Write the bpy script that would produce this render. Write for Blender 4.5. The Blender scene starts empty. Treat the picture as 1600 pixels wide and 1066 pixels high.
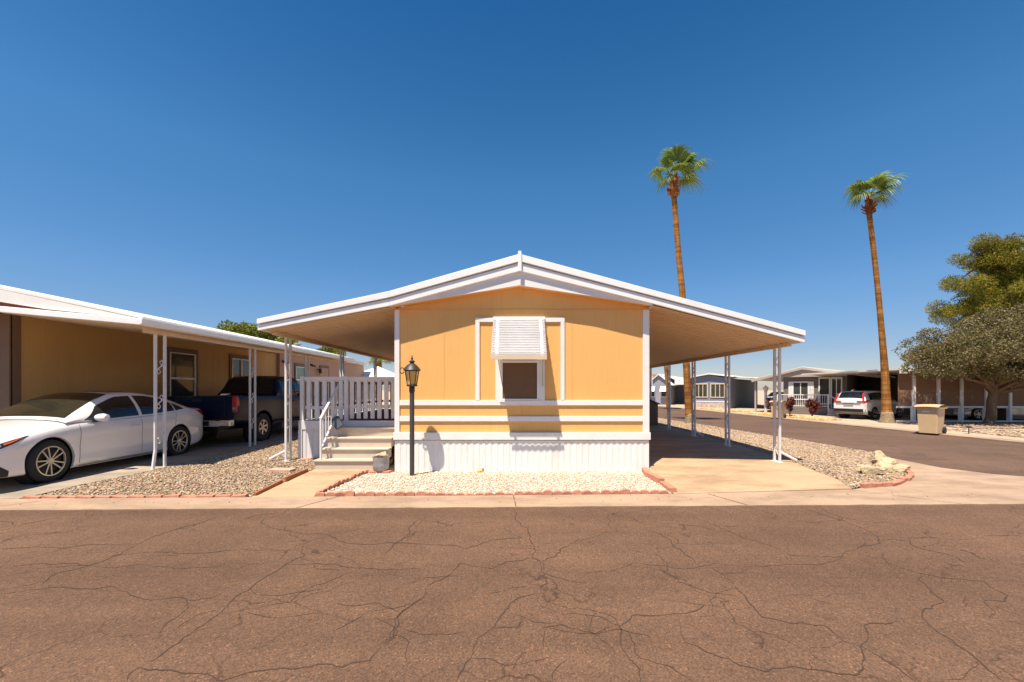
import bpy, bmesh, math, random
import numpy as np
from mathutils import Vector, Matrix
from mathutils.geometry import tessellate_polygon
random.seed(7); RNG = np.random.default_rng(7)
SC = bpy.context.scene
COL = SC.collection
R = math.radians
# ------------------------------------------------------------------ camera, world, sun, exposure
CAM_Z, F = 1.65, 655.0                      # eye height (m), focal length in pixels of the 1600 px photo
cam = bpy.data.cameras.new('camera'); camo = bpy.data.objects.new('camera', cam); COL.objects.link(camo)
camo.location = (0, 0, CAM_Z); camo.rotation_euler = (R(90), 0, 0)
cam.sensor_width = 36; cam.lens = 36 * F / 1600
cam.shift_x = -4 / 1600; cam.shift_y = 76 / 1600; cam.clip_end = 3000; cam.clip_start = .05
SC.camera = camo
SUN_D = Vector((.22, .337, -1)).normalized()   # direction the light travels
sl = bpy.data.lights.new('sun', 'SUN'); sl.energy = 5.0; sl.angle = R(.53); sl.color = (1, .89, .745)
so = bpy.data.objects.new('sun', sl); COL.objects.link(so)
so.rotation_euler = SUN_D.to_track_quat('-Z', 'Y').to_euler(); so.location = (-5, -8, 30)
W = bpy.data.worlds.new('World'); SC.world = W; W.use_nodes = True
nt = W.node_tree; bg = nt.nodes['Background']
sky = nt.nodes.new('ShaderNodeTexSky'); sky.sky_type = 'NISHITA'; sky.sun_disc = False
sky.sun_elevation = math.asin(-SUN_D.z); sky.sun_rotation = math.atan2(-SUN_D.x, -SUN_D.y)
sky.air_density = 1.0; sky.dust_density = .4; sky.ozone_density = 6.0; sky.altitude = 300
hs = nt.nodes.new('ShaderNodeHueSaturation'); hs.inputs['Saturation'].default_value = 1.2; hs.inputs['Value'].default_value = .95
# polariser-like tint by elevation
tcw = nt.nodes.new('ShaderNodeTexCoord'); sx = nt.nodes.new('ShaderNodeSeparateXYZ'); nt.links.new(tcw.outputs['Generated'], sx.inputs[0])
rp = nt.nodes.new('ShaderNodeValToRGB'); el = rp.color_ramp.elements
for _ in range(4): el.new(.5)
for e, (p, c) in zip(el, ((0, (.90, .78, .80)), (.08, (.92, .79, .82)), (.2, (1.12, 1.02, .98)), (.43, (1.08, 1.20, 1.10)), (.68, (.50, .90, .95)), (1, (.6, .9, .95)))): e.position = p; e.color = (*c, 1)
nt.links.new(sx.outputs[2], rp.inputs[0])
mxw = nt.nodes.new('ShaderNodeMix'); mxw.data_type = 'RGBA'; mxw.blend_type = 'MULTIPLY'; mxw.inputs[0].default_value = 1
nt.links.new(sky.outputs[0], hs.inputs['Color']); nt.links.new(hs.outputs[0], mxw.inputs[6]); nt.links.new(rp.outputs[0], mxw.inputs[7]); nt.links.new(mxw.outputs[2], bg.inputs[0]); bg.inputs[1].default_value = .078
SC.view_settings.view_transform = 'Standard'; SC.view_settings.look = 'None'
SC.view_settings.exposure = .82; SC.view_settings.gamma = 1
SC.render.engine = 'CYCLES'
SC.cycles.max_bounces = 8; SC.cycles.use_denoising = True

def P(px, py, z=0.0):                       # a point of the ground plane z seen at a photo pixel (used for measuring)
    y = (CAM_Z - z) * F / (py - 609.0)
    return ((px - 804.0) * y / F, y)

# ------------------------------------------------------------------ materials
def _nodes(name):
    m = bpy.data.materials.new(name); m.use_nodes = True
    n = m.node_tree.nodes; l = m.node_tree.links
    return m, n, l, n['Principled BSDF']
def _mix(n, l, fac, a, b, mode='MIX'):
    x = n.new('ShaderNodeMix'); x.data_type = 'RGBA'; x.blend_type = mode
    for i, v in ((0, fac), (6, a), (7, b)):
        if hasattr(v, 'links'): l.new(v, x.inputs[i])
        elif i == 0: x.inputs[0].default_value = v
        else: x.inputs[i].default_value = (*v, 1)
    return x.outputs[2]
def _noise(n, l, co, scale, detail=4, rough=.6):
    t = n.new('ShaderNodeTexNoise'); t.inputs['Scale'].default_value = scale
    t.inputs['Detail'].default_value = detail; t.inputs['Roughness'].default_value = rough
    l.new(co, t.inputs['Vector']); return t.outputs['Fac']
def _ramp(n, l, fac, stops, interp='LINEAR'):
    r = n.new('ShaderNodeValToRGB'); r.color_ramp.interpolation = interp
    e = r.color_ramp.elements
    while len(e) < len(stops): e.new(.5)
    for el, (p, c) in zip(e, stops):
        el.position = p; el.color = (*c, 1) if len(c) == 3 else c
    l.new(fac, r.inputs[0]); return r.outputs[0]
def _math(n, l, op, a, b=None, c=None):
    m = n.new('ShaderNodeMath'); m.operation = op
    for i, v in enumerate((a, b, c)):
        if v is None: continue
        if hasattr(v, 'links'): l.new(v, m.inputs[i])
        else: m.inputs[i].default_value = v
    return m.outputs[0]
def _bump(n, l, h, bs, strength=.3, dist=.01):
    b = n.new('ShaderNodeBump'); b.inputs['Strength'].default_value = strength; b.inputs['Distance'].default_value = dist
    l.new(h, b.inputs['Height']); l.new(b.outputs[0], bs.inputs['Normal'])
def _co(n, l, scale=None):
    t = n.new('ShaderNodeTexCoord'); o = t.outputs['Object']
    if scale:
        m = n.new('ShaderNodeMapping'); m.inputs['Scale'].default_value = scale; l.new(o, m.inputs[0]); o = m.outputs[0]
    return o
def mat(name, col, rough=.6, var=.12, scale=3.0, bump=0, bscale=80, metal=0, spec=.5, coat=0, stretch=None, dirt=None):
    m, n, l, b = _nodes(name); co = _co(n, l, stretch)
    a = _noise(n, l, co, scale); a2 = _noise(n, l, co, scale * 9, 3)
    f = _math(n, l, 'MULTIPLY_ADD', a2, .4, _math(n, l, 'MULTIPLY', a, .6))
    lo = tuple(c * (1 - var * 1.6) for c in col); hi = tuple(min(1, c * (1 + var * 1.4)) for c in col)
    c = _ramp(n, l, f, [(.3, lo), (.7, hi)])
    if dirt:
        d = _noise(n, l, co, dirt[1], 6, .7); c = _mix(n, l, _ramp(n, l, d, [(.52, (0, 0, 0)), (.75, (dirt[2],) * 3)]), c, dirt[0])
    l.new(c, b.inputs['Base Color'])
    b.inputs['Roughness'].default_value = rough; b.inputs['Metallic'].default_value = metal
    b.inputs['Specular IOR Level'].default_value = spec; b.inputs['Coat Weight'].default_value = coat
    b.inputs['Coat Roughness'].default_value = .04
    if bump: _bump(n, l, _noise(n, l, co, bscale, 3), b, bump, .01)
    return m
def siding(name, col, axis='X', pitch=.2, gw=.05, var=.05, bump=.5, rough=.7, streak=.0):
    m, n, l, b = _nodes(name); co = _co(n, l)
    s = n.new('ShaderNodeSeparateXYZ'); l.new(co, s.inputs[0])
    fr = _math(n, l, 'FRACT', _math(n, l, 'DIVIDE', s.outputs[axis], pitch))
    g = _ramp(n, l, fr, [(0, (0, 0, 0)), (gw * .5, (0, 0, 0)), (gw, (1, 1, 1)), (1, (1, 1, 1))])
    st = (40, 40, 1.2) if axis != 'Z' else (1.2, 1.2, 40)
    mp = n.new('ShaderNodeMapping'); mp.inputs['Scale'].default_value = st; l.new(co, mp.inputs[0])
    grain = _noise(n, l, mp.outputs[0], 1.6, 4); big = _noise(n, l, co, .9, 4)
    f = _math(n, l, 'MULTIPLY_ADD', grain, .45, _math(n, l, 'MULTIPLY', big, .55))
    c = _ramp(n, l, f, [(.32, tuple(x * (1 - 1.5 * var) for x in col)), (.68, tuple(min(1, x * (1 + 1.5 * var)) for x in col))])
    l.new(c, b.inputs['Base Color']); b.inputs['Roughness'].default_value = rough; b.inputs['Specular IOR Level'].default_value = .25
    h = _math(n, l, 'MULTIPLY_ADD', grain, .25, g); _bump(n, l, h, b, bump, .02)
    return m
def island(name, cols, rough=.8, spec=.3, bump=0, trans=0):
    m, n, l, b = _nodes(name)
    g = n.new('ShaderNodeNewGeometry')
    k = len(cols)
    c = _ramp(n, l, g.outputs['Random Per Island'], [((i + .5) / k, x) for i, x in enumerate(cols)], 'LINEAR')
    if bump:
        co = _co(n, l); a = _noise(n, l, co, 60, 4); c = _mix(n, l, 1.0, c, _ramp(n, l, a, [(.3, (.78,) * 3), (.7, (1.12,) * 3)]), 'MULTIPLY')
        _bump(n, l, a, b, bump, .005)
    l.new(c, b.inputs['Base Color']); b.inputs['Roughness'].default_value = rough; b.inputs['Specular IOR Level'].default_value = spec
    if trans:
        t = n.new('ShaderNodeBsdfTranslucent'); l.new(c, t.inputs[0]); mx = n.new('ShaderNodeMixShader'); mx.inputs[0].default_value = trans
        l.new(b.outputs[0], mx.inputs[1]); l.new(t.outputs[0], mx.inputs[2])
        l.new(mx.outputs[0], n['Material Output'].inputs[0])
    return m
def asphalt(name, base, cell=.9):
    m, n, l, b = _nodes(name); co = _co(n, l)
    big = _noise(n, l, co, .35, 6, .65); mid = _noise(n, l, co, 2.2, 5, .7)
    c = _ramp(n, l, big, [(.25, tuple(x * .76 for x in base)), (.75, tuple(x * 1.2 for x in base))])
    c = _mix(n, l, 1, c, _ramp(n, l, mid, [(.3, (.9,) * 3), (.7, (1.1,) * 3)]), 'MULTIPLY')
    v = n.new('ShaderNodeTexVoronoi'); v.inputs['Scale'].default_value = 105; l.new(co, v.inputs['Vector'])
    sp = _ramp(n, l, v.outputs['Color'], [(.1, (.5,) * 3), (.5, (.95, .95, .95)), (.84, (1.3, 1.22, 1.12)), (.95, (2.3, 2.0, 1.6))])
    c = _mix(n, l, .8, c, sp, 'MULTIPLY')
    # tyre-polished lanes along X, slightly darker
    mp = n.new('ShaderNodeMapping'); mp.inputs['Scale'].default_value = (.05, 1.5, 1); l.new(co, mp.inputs[0])
    ln = _noise(n, l, mp.outputs[0], 1, 4); c = _mix(n, l, 1, c, _ramp(n, l, ln, [(.35, (.88,) * 3), (.6, (1.06,) * 3)]), 'MULTIPLY')
    # fine secondary cracking: warped cell edges, only in patches
    wv = n.new('ShaderNodeVectorMath'); wv.operation = 'MULTIPLY_ADD'
    nn = n.new('ShaderNodeTexNoise'); nn.inputs['Scale'].default_value = 2.5; nn.inputs['Detail'].default_value = 5; l.new(co, nn.inputs['Vector'])
    l.new(nn.outputs['Color'], wv.inputs[0]); wv.inputs[1].default_value = (.55, .55, .55); l.new(co, wv.inputs[2])
    e = n.new('ShaderNodeTexVoronoi'); e.feature = 'DISTANCE_TO_EDGE'; e.inputs['Scale'].default_value = 1 / cell; l.new(wv.outputs[0], e.inputs['Vector'])
    line = _ramp(n, l, e.outputs['Distance'], [(0, (1, 1, 1)), (.004, (.8,) * 3), (.010, (0, 0, 0))])
    msk = _ramp(n, l, _noise(n, l, co, .8, 3), [(.44, (0, 0, 0)), (.56, (.85,) * 3)])
    c = _mix(n, l, _math(n, l, 'MULTIPLY', line, msk), c, tuple(x * .35 for x in base))
    # oil spots
    oil = _ramp(n, l, _noise(n, l, co, 1.1, 7, .75), [(.66, (0, 0, 0)), (.74, (.4,) * 3)]); c = _mix(n, l, oil, c, tuple(x * .6 for x in base))
    l.new(c, b.inputs['Base Color']); b.inputs['Roughness'].default_value = .88; b.inputs['Specular IOR Level'].default_value = .25
    _bump(n, l, v.outputs['Distance'], b, .55, .008)
    return m
def concrete(name, base, joint=None, stain=.35):
    m, n, l, b = _nodes(name); co = _co(n, l)
    big = _noise(n, l, co, .7, 6, .65); fine = _noise(n, l, co, 60, 3)
    c = _ramp(n, l, big, [(.28, tuple(x * .84 for x in base)), (.72, tuple(x * 1.1 for x in base))])
    c = _mix(n, l, 1, c, _ramp(n, l, fine, [(.3, (.92,) * 3), (.7, (1.07,) * 3)]), 'MULTIPLY')
    mp = n.new('ShaderNodeMapping'); mp.inputs['Scale'].default_value = (.8, 2.2, 1); l.new(co, mp.inputs[0])
    s = _ramp(n, l, _noise(n, l, mp.outputs[0], .9, 7, .72), [(.44, (0, 0, 0)), (.62, (stain,) * 3)])
    c = _mix(n, l, s, c, tuple(x * .45 for x in base))
    sp = n.new('ShaderNodeTexVoronoi'); sp.inputs['Scale'].default_value = 2.3; sp.inputs['Randomness'].default_value = 1; l.new(co, sp.inputs['Vector'])
    c = _mix(n, l, _ramp(n, l, _math(n, l, 'MULTIPLY_ADD', fine, .05, sp.outputs['Distance']), [(.045, (stain * 1.2,) * 3), (.085, (0, 0, 0))]), c, tuple(x * .4 for x in base))
    l.new(c, b.inputs['Base Color']); b.inputs['Roughness'].default_value = .85; b.inputs['Specular IOR Level'].default_value = .25
    _bump(n, l, fine, b, .25, .004)
    return m
def glass(name, col=(.015, .017, .018), rough=.03, metal=0):
    m, n, l, b = _nodes(name); co = _co(n, l)
    c = _ramp(n, l, _noise(n, l, co, 1.5, 3), [(.3, tuple(x * .7 for x in col)), (.7, tuple(x * 1.4 for x in col))])
    l.new(c, b.inputs['Base Color']); b.inputs['Roughness'].default_value = rough; b.inputs['Metallic'].default_value = metal
    b.inputs['Specular IOR Level'].default_value = .5; b.inputs['Coat Weight'].default_value = .12; b.inputs['Coat Roughness'].default_value = .02
    return m
def s_z(n, l, s):
    c = n.new('ShaderNodeCombineXYZ'); l.new(_math(n, l, 'MULTIPLY', s.outputs['Z'], 2.6), c.inputs[2]); return c.outputs[0]
def palmbark(name, cols, ring=9.0):
    m, n, l, b = _nodes(name); co = _co(n, l)
    s = n.new('ShaderNodeSeparateXYZ'); l.new(co, s.inputs[0])
    nz = _noise(n, l, co, 2.2, 4)
    w = _math(n, l, 'FRACT', _math(n, l, 'MULTIPLY_ADD', nz, .9, _math(n, l, 'MULTIPLY', s.outputs['Z'], ring)))
    mp = n.new('ShaderNodeMapping'); mp.inputs['Scale'].default_value = (9, 9, 1.6); l.new(co, mp.inputs[0])
    patch = _noise(n, l, mp.outputs[0], 1, 5, .7)
    c = _ramp(n, l, patch, [(.28, cols[0]), (.5, cols[1]), (.72, cols[2])])
    band = _noise(n, l, s_z(n, l, s), 1, 2)
    c = _mix(n, l, _ramp(n, l, band, [(.42, (0, 0, 0)), (.58, (.7,) * 3)]), c, tuple(x * .95 for x in cols[0]))
    c = _mix(n, l, _ramp(n, l, w, [(0, (.85,) * 3), (.16, (0, 0, 0)), (1, (0, 0, 0))]), c, tuple(x * .6 for x in cols[0]))
    l.new(c, b.inputs['Base Color']); b.inputs['Roughness'].default_value = .9; b.inputs['Specular IOR Level'].default_value = .15
    _bump(n, l, _math(n, l, 'ADD', w, patch), b, .8, .02)
    return m
M = {}
M['wall'] = siding('ochre_siding', (.79, .44, .145), 'X', .203, .05, .05, .3)
M['soffit_o'] = mat('ochre_soffit', (.74, .38, .10), .7, .05)
M['white'] = mat('white_trim_paint', (.80, .775, .74), .5, .03, 4, .08, 120, dirt=((.55, .5, .42), 3.0, .25))
M['whitemetal'] = mat('white_enamel_metal', (.86, .84, .81), .38, .03, 5, dirt=((.5, .45, .38), 2.2, .22))
M['roofwhite'] = mat('white_roof_coating', (.78, .75, .70), .6, .05, 2, .1, 50)
M['skirt'] = mat('white_vinyl_skirting', (.80, .77, .735), .55, .03, 6, .05, 60, stretch=(1, 1, .3), dirt=((.50, .40, .28), 2.5, .3))
M['ceil'] = mat('almond_pan_ceiling', (.66, .50, .33), .55, .07, 1.5, .05, 60, stretch=(.4, 3, 1))
M['post'] = mat('white_post_paint', (.72, .70, .67), .45, .06, 9, .1, 90, dirt=((.40, .33, .26), 9, .45))
M['screen'] = mat('brown_solar_screen', (.155, .085, .042), .8, .06, 8)
M['asphalt'] = asphalt('worn_brown_asphalt', (.132, .0755, .0475))
M['asphalt2'] = asphalt('side_street_asphalt', (.128, .078, .054), 1.6)
M['crack'] = mat('asphalt_crack', (.052, .030, .019), .95, .2, 12)
M['walkcon'] = concrete('tan_curb_concrete', (.385, .268, .182), None, .5)
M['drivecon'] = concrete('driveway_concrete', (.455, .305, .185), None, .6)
M['ndrive'] = concrete('neighbour_drive_concrete', (.36, .295, .225), None, .5)  # greyer concrete of the neighbour's driveway
M['dirt'] = mat('desert_ground', (.40, .31, .22), .95, .15, 1.2, .6, 25)
M['gravbase'] = mat('gravel_bed_soil', (.30, .20, .13), .95, .35, 9, .8, 30)
M['whitebase'] = mat('white_gravel_soil', (.58, .51, .42), .95, .18, 14, .8, 40)
M['stones'] = island('river_gravel', [(.12, .085, .065), (.33, .215, .12), (.46, .34, .22), (.24, .145, .08), (.37, .265, .165), (.20, .165, .14), (.55, .45, .33), (.40, .25, .13), (.30, .235, .175)], .75, .35)
M['wstones'] = island('white_marble_gravel', [(.60, .53, .44), (.50, .41, .31), (.66, .60, .52), (.34, .23, .13), (.58, .50, .40), (.62, .56, .48), (.44, .33, .22), (.63, .57, .49), (.55, .47, .37), (.28, .20, .13), (.60, .54, .45), (.52, .36, .20)], .75, .35)
M['brick'] = mat('terracotta_edging', (.47, .20, .125), .85, .16, 7, .4, 60, dirt=((.52, .33, .24), 6, .5))
M['redwood'] = mat('redwood_edging', (.33, .115, .045), .85, .2, 8, .4, 60)
M['slab'] = mat('pink_paver', (.52, .33, .24), .9, .12, 8, .3, 70)
M['step'] = mat('beige_step_vinyl', (.54, .45, .35), .6, .06, 5, .15, 80)
M['deckwhite'] = mat('white_deck_paint', (.70, .68, .66), .6, .05, 5, .12, 70, dirt=((.45, .40, .35), 4, .3))
M['brownwood'] = mat('brown_deck_board', (.10, .055, .04), .8, .15, 6)
M['lampblack'] = mat('dark_bronze_paint', (.030, .026, .024), .5, .2, 12, .1, 60)
M['pole'] = mat('grey_brown_pole', (.055, .048, .044), .55, .15, 9)
M['amber'] = mat('amber_lamp_glass', (.70, .42, .12), .25, .15, 12, coat=.3)
M['galv'] = mat('galvanised_metal', (.33, .33, .33), .5, .2, 9, .1, 40, metal=.5)
M['rock'] = mat('cream_quartz_rock', (.50, .38, .23), .9, .35, 12, 1.0, 30, dirt=((.11, .085, .06), 8, .95))
M['carwhite'] = mat('white_car_paint', (.82, .80, .77), .2, .01, 2, coat=1)
M['navy'] = mat('navy_car_paint', (.004, .008, .026), .3, .1, 2, coat=.12, spec=.2)
M['silver'] = mat('silver_car_paint', (.45, .45, .45), .3, .03, 2, metal=.6, coat=1)
M['darkcar'] = mat('charcoal_car_paint', (.05, .05, .055), .3, .05, 2, coat=1)
M['bluecar'] = mat('pale_blue_car_paint', (.32, .45, .62), .3, .03, 2, coat=1)
M['glass'] = glass('tinted_glass')
M['wglass'] = glass('house_window_glass', (.05, .055, .05), .05)
M['wscreen'] = glass('windscreen_glass', (.022, .021, .014), .06)
M['wscreen'].node_tree.nodes['Principled BSDF'].inputs['Coat Weight'].default_value = 0
M['wscreen'].node_tree.nodes['Principled BSDF'].inputs['Specular IOR Level'].default_value = .3
M['gglass'] = glass('green_curtained_glass', (.13, .24, .20), .12)
M['tyre'] = mat('tyre_rubber', (.022, .021, .020), .85, .15, 20)
M['rim'] = mat('machined_alloy', (.58, .54, .48), .28, .05, 8, metal=.85)
M['black'] = mat('black_plastic', (.012, .012, .012), .5, .1, 9)
M['chrome'] = mat('chrome', (.65, .64, .62), .12, .03, 6, metal=1)
M['red'] = mat('red_tail_lens', (.52, .012, .014), .15, .1, 30, coat=.8)
M['orange'] = mat('amber_lens', (.62, .11, .02), .2, .1, 20, coat=.5)
M['lens'] = mat('clear_lens', (.30, .32, .34), .12, .3, 25, coat=.8)
M['tan'] = siding('tan_siding', (.60, .37, .14), 'Y', .305, .05, .05, .6)
M['pink'] = siding('rosy_tan_siding', (.47, .30, .20), 'Y', .203, .05, .04, .5)
M['browntrim'] = mat('brown_trim', (.19, .115, .075), .7, .08)
M['maroon'] = mat('maroon_shingle', (.20, .05, .045), .9, .15, 6)
M['greysid'] = siding('grey_lap_siding', (.185, .155, .135), 'Z', .16, .1, .05, .6)
M['greysidv'] = siding('grey_vertical_siding', (.17, .14, .115), 'Y', .2, .08, .05, .6)
M['greytrim'] = mat('beige_grey_fascia', (.42, .35, .29), .6, .06)
M['bluesid'] = siding('slate_blue_siding', (.20, .23, .29), 'Z', .18, .1, .05, .5)
M['bluedark'] = siding('slate_blue_vertical_siding', (.16, .18, .215), 'Y', .2, .08, .05, .5)
M['stoneskirt'] = mat('whitewashed_stone', (.50, .42, .38), .9, .3, 5, .5, 12)
M['lilac'] = siding('pale_grey_siding', (.30, .30, .35), 'Z', .2, .1, .05, .5)
M['rooforange'] = mat('orange_tile_roof', (.50, .23, .12), .9, .12, 5)
M['shade'] = mat('brown_shade_cloth', (.22, .125, .075), .9, .08, 6)
M['bintan'] = mat('tan_bin_plastic', (.62, .43, .24), .5, .05, 5)
M['cream'] = mat('cream_plastic', (.70, .55, .36), .5, .05, 5)
M['tent'] = mat('white_canopy_fabric', (.78, .76, .74), .8, .03)
M['palm1'] = palmbark('palm_trunk_bark', [(.17, .068, .019), (.42, .185, .045), (.56, .30, .10)], 4.0)
M['palmroot'] = mat('palm_root_bark', (.27, .19, .11), .95, .45, 14, .9, 25)
M['boots'] = island('palm_boots', [(.16, .055, .02), (.34, .125, .035), (.44, .17, .05), (.22, .07, .025)], .9, .2)
M['frond'] = island('palm_frond', [(.105, .18, .018), (.17, .25, .028), (.065, .125, .013), (.26, .30, .045)], .45, .5, trans=.25)
M['pine'] = island('pine_needles', [(.085, .115, .008), (.18, .19, .014), (.29, .235, .018), (.12, .145, .011), (.34, .21, .022)], .7, .3, trans=.2)
M['olive'] = island('dusty_olive_leaves', [(.14, .105, .05), (.21, .16, .085), (.10, .082, .032), (.27, .21, .13), (.14, .125, .028), (.18, .155, .03), (.12, .12, .025)], .7, .3, trans=.15)
M['green'] = island('green_leaves', [(.14, .175, .018), (.21, .235, .03), (.28, .27, .035), (.10, .14, .016)], .6, .3, trans=.25)
M['redleaf'] = island('dark_red_leaves', [(.13, .03, .022), (.19, .045, .03), (.10, .022, .02)], .6, .3, trans=.15)
M['yellow'] = mat('yellow_plastic', (.72, .48, .03), .6, .1)
M['bark'] = mat('tree_bark', (.17, .105, .06), .95, .3, 6, .9, 20, stretch=(1, 1, .3))
M['darkbark'] = mat('pine_bark', (.075, .042, .028), .95, .3, 6, .9, 20, stretch=(1, 1, .3))
M['flower'] = island('orange_flowers', [(.60, .25, .05), (.55, .34, .12), (.42, .20, .08), (.62, .50, .25)], .9)
M['signred'] = mat('red_sign_paint', (.6, .02, .02), .5, .05)
M['greyplastic'] = mat('slate_plastic', (.07, .085, .10), .5, .1)
M['storage'] = mat('brown_storage_metal', (.12, .075, .045), .6, .1)
M['teal'] = mat('teal_scrap', (.05, .42, .42), .6, .1)

# ------------------------------------------------------------------ mesh helpers
ROOTM = {}
class MB:
    def __init__(s): s.v = []; s.f = []
    def add(s, v, f):
        o = len(s.v); s.v += [tuple(p) for p in v]; s.f += [tuple(i + o for i in q) for q in f]; return s
    def box(s, x0, x1, y0, y1, z0, z1):
        v = [(x, y, z) for z in (z0, z1) for y in (y0, y1) for x in (x0, x1)]
        return s.add(v, [(0, 2, 3, 1), (4, 5, 7, 6), (0, 1, 5, 4), (2, 6, 7, 3), (0, 4, 6, 2), (1, 3, 7, 5)])
    def bar(s, a, b, w, h, up=(0, 0, 1)):
        a = Vector(a); b = Vector(b); d = (b - a).normalized(); u = Vector(up)
        if abs(d.dot(u)) > .98: u = Vector((0, 1, 0))
        r = d.cross(u).normalized(); u = r.cross(d)
        v = [p + r * i * w / 2 + u * j * h / 2 for p in (a, b) for i, j in ((-1, -1), (1, -1), (1, 1), (-1, 1))]
        return s.add(v, [(3, 2, 1, 0), (4, 5, 6, 7), (0, 1, 5, 4), (1, 2, 6, 5), (2, 3, 7, 6), (3, 0, 4, 7)])
    def tube(s, pts, r, n=8, cap=True):
        pts = [Vector(p) for p in pts]; k = len(pts); rs = r if isinstance(r, (list, tuple)) else [r] * k
        v = []; ref = None
        for i, p in enumerate(pts):
            d = (pts[min(i + 1, k - 1)] - pts[max(i - 1, 0)]).normalized()
            if ref is None: ref = Vector((1, 0, 0)) if abs(d.x) < .9 else Vector((0, 1, 0))
            a = (ref - d * ref.dot(d)).normalized(); ref = a; b = d.cross(a)
            v += [p + (a * math.cos(t) + b * math.sin(t)) * rs[i] for t in [2 * math.pi * j / n for j in range(n)]]
        f = [(i * n + j, i * n + (j + 1) % n, (i + 1) * n + (j + 1) % n, (i + 1) * n + j) for i in range(k - 1) for j in range(n)]
        if cap: f += [tuple(range(n - 1, -1, -1)), tuple((k - 1) * n + j for j in range(n))]
        return s.add(v, f)
    def lathe(s, prof, c=(0, 0, 0), n=20, axis='z', cap=True):
        v = []
        for r, h in prof:
            for j in range(n):
                t = 2 * math.pi * j / n; a, b = r * math.cos(t), r * math.sin(t)
                p = (a, b, h) if axis == 'z' else ((b, h, a) if axis == 'y' else (h, a, b))
                v.append((p[0] + c[0], p[1] + c[1], p[2] + c[2]))
        k = len(prof)
        f = [(i * n + j, i * n + (j + 1) % n, (i + 1) * n + (j + 1) % n, (i + 1) * n + j) for i in range(k - 1) for j in range(n)]
        if cap: f += [tuple(range(n - 1, -1, -1)), tuple((k - 1) * n + j for j in range(n))]
        return s.add(v, f)
    def prism(s, poly, y0, y1):               # (x,z) outline extruded along y
        n = len(poly)
        v = [(x, y0, z) for x, z in poly] + [(x, y1, z) for x, z in poly]
        return s.add(v, [tuple(range(n)), tuple(range(2 * n - 1, n - 1, -1))] + [(i, n + i, n + (i + 1) % n, (i + 1) % n) for i in range(n)])
    def zprism(s, poly, z0, z1):              # (x,y) outline extruded along z
        n = len(poly)
        v = [(x, y, z0) for x, y in poly] + [(x, y, z1) for x, y in poly]
        return s.add(v, [tuple(range(n - 1, -1, -1)), tuple(range(n, 2 * n))] + [(i, (i + 1) % n, n + (i + 1) % n, n + i) for i in range(n)])
    def grid(s, rows):
        n = len(rows[0]); k = len(rows)
        return s.add([p for r in rows for p in r], [(i * n + j, i * n + j + 1, (i + 1) * n + j + 1, (i + 1) * n + j) for i in range(k - 1) for j in range(n - 1)])
    def build(s, name, m, parent=None, smooth=False, bevel=0, world=True, fix=True):
        me = bpy.data.meshes.new(name); me.from_pydata(s.v, [], s.f); me.validate()
        if fix:
            bm = bmesh.new(); bm.from_mesh(me); bmesh.ops.recalc_face_normals(bm, faces=bm.faces); bm.to_mesh(me); bm.free()
        return link(name, me, m, parent, smooth, bevel, world)
def link(name, me, m, parent=None, smooth=False, bevel=0, world=True):
    o = bpy.data.objects.new(name, me); COL.objects.link(o)
    me.materials.append(M[m] if isinstance(m, str) else m)
    if parent is not None:
        o.parent = parent; mw = ROOTM.get(parent.name)
        if mw is None: mw = ROOTM.get(parent.parent.name) if parent.parent else None
        if world and mw is not None: me.transform(mw.inverted())
    if smooth:
        me.polygons.foreach_set('use_smooth', [True] * len(me.polygons))
        if smooth != 'all': me.set_sharp_from_angle(angle=R(35))
    if bevel:
        b = o.modifiers.new('bevel', 'BEVEL'); b.width = bevel; b.segments = 2; b.limit_method = 'ANGLE'
    return o
def fast(name, v, f, m, parent=None, smooth=False, world=True):   # numpy arrays -> mesh
    me = bpy.data.meshes.new(name); v = np.asarray(v, np.float32); f = np.asarray(f, np.int32); k = f.shape[1]
    me.vertices.add(len(v)); me.vertices.foreach_set('co', v.ravel())
    me.loops.add(f.size); me.loops.foreach_set('vertex_index', f.ravel())
    me.polygons.add(len(f)); me.polygons.foreach_set('loop_start', np.arange(0, f.size, k, dtype=np.int32))
    me.update(calc_edges=True); me.validate()
    return link(name, me, m, parent, 'all' if smooth else False, 0, world)
def tag(o, label=None, cat=None, group=None, kind=None):
    if label: o['label'] = label
    if cat: o['category'] = cat
    if group: o['group'] = group
    if kind: o['kind'] = kind
    return o
def thing(name, label, cat, loc=(0, 0, 0), rz=0, group=None):
    o = bpy.data.objects.new(name, None); COL.objects.link(o); o.empty_display_size = .2
    o.location = loc; o.rotation_euler = (0, 0, rz)
    ROOTM[o.name] = Matrix.Translation(loc) @ Matrix.Rotation(rz, 4, 'Z')
    return tag(o, label, cat, group)
def copy_tree(o, parent=None):
    c = o.copy(); COL.objects.link(c)
    if parent: c.parent = parent
    for ch in list(o.children): copy_tree(ch, c)
    return c
def structure(o): o['kind'] = 'structure'; return o

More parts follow.
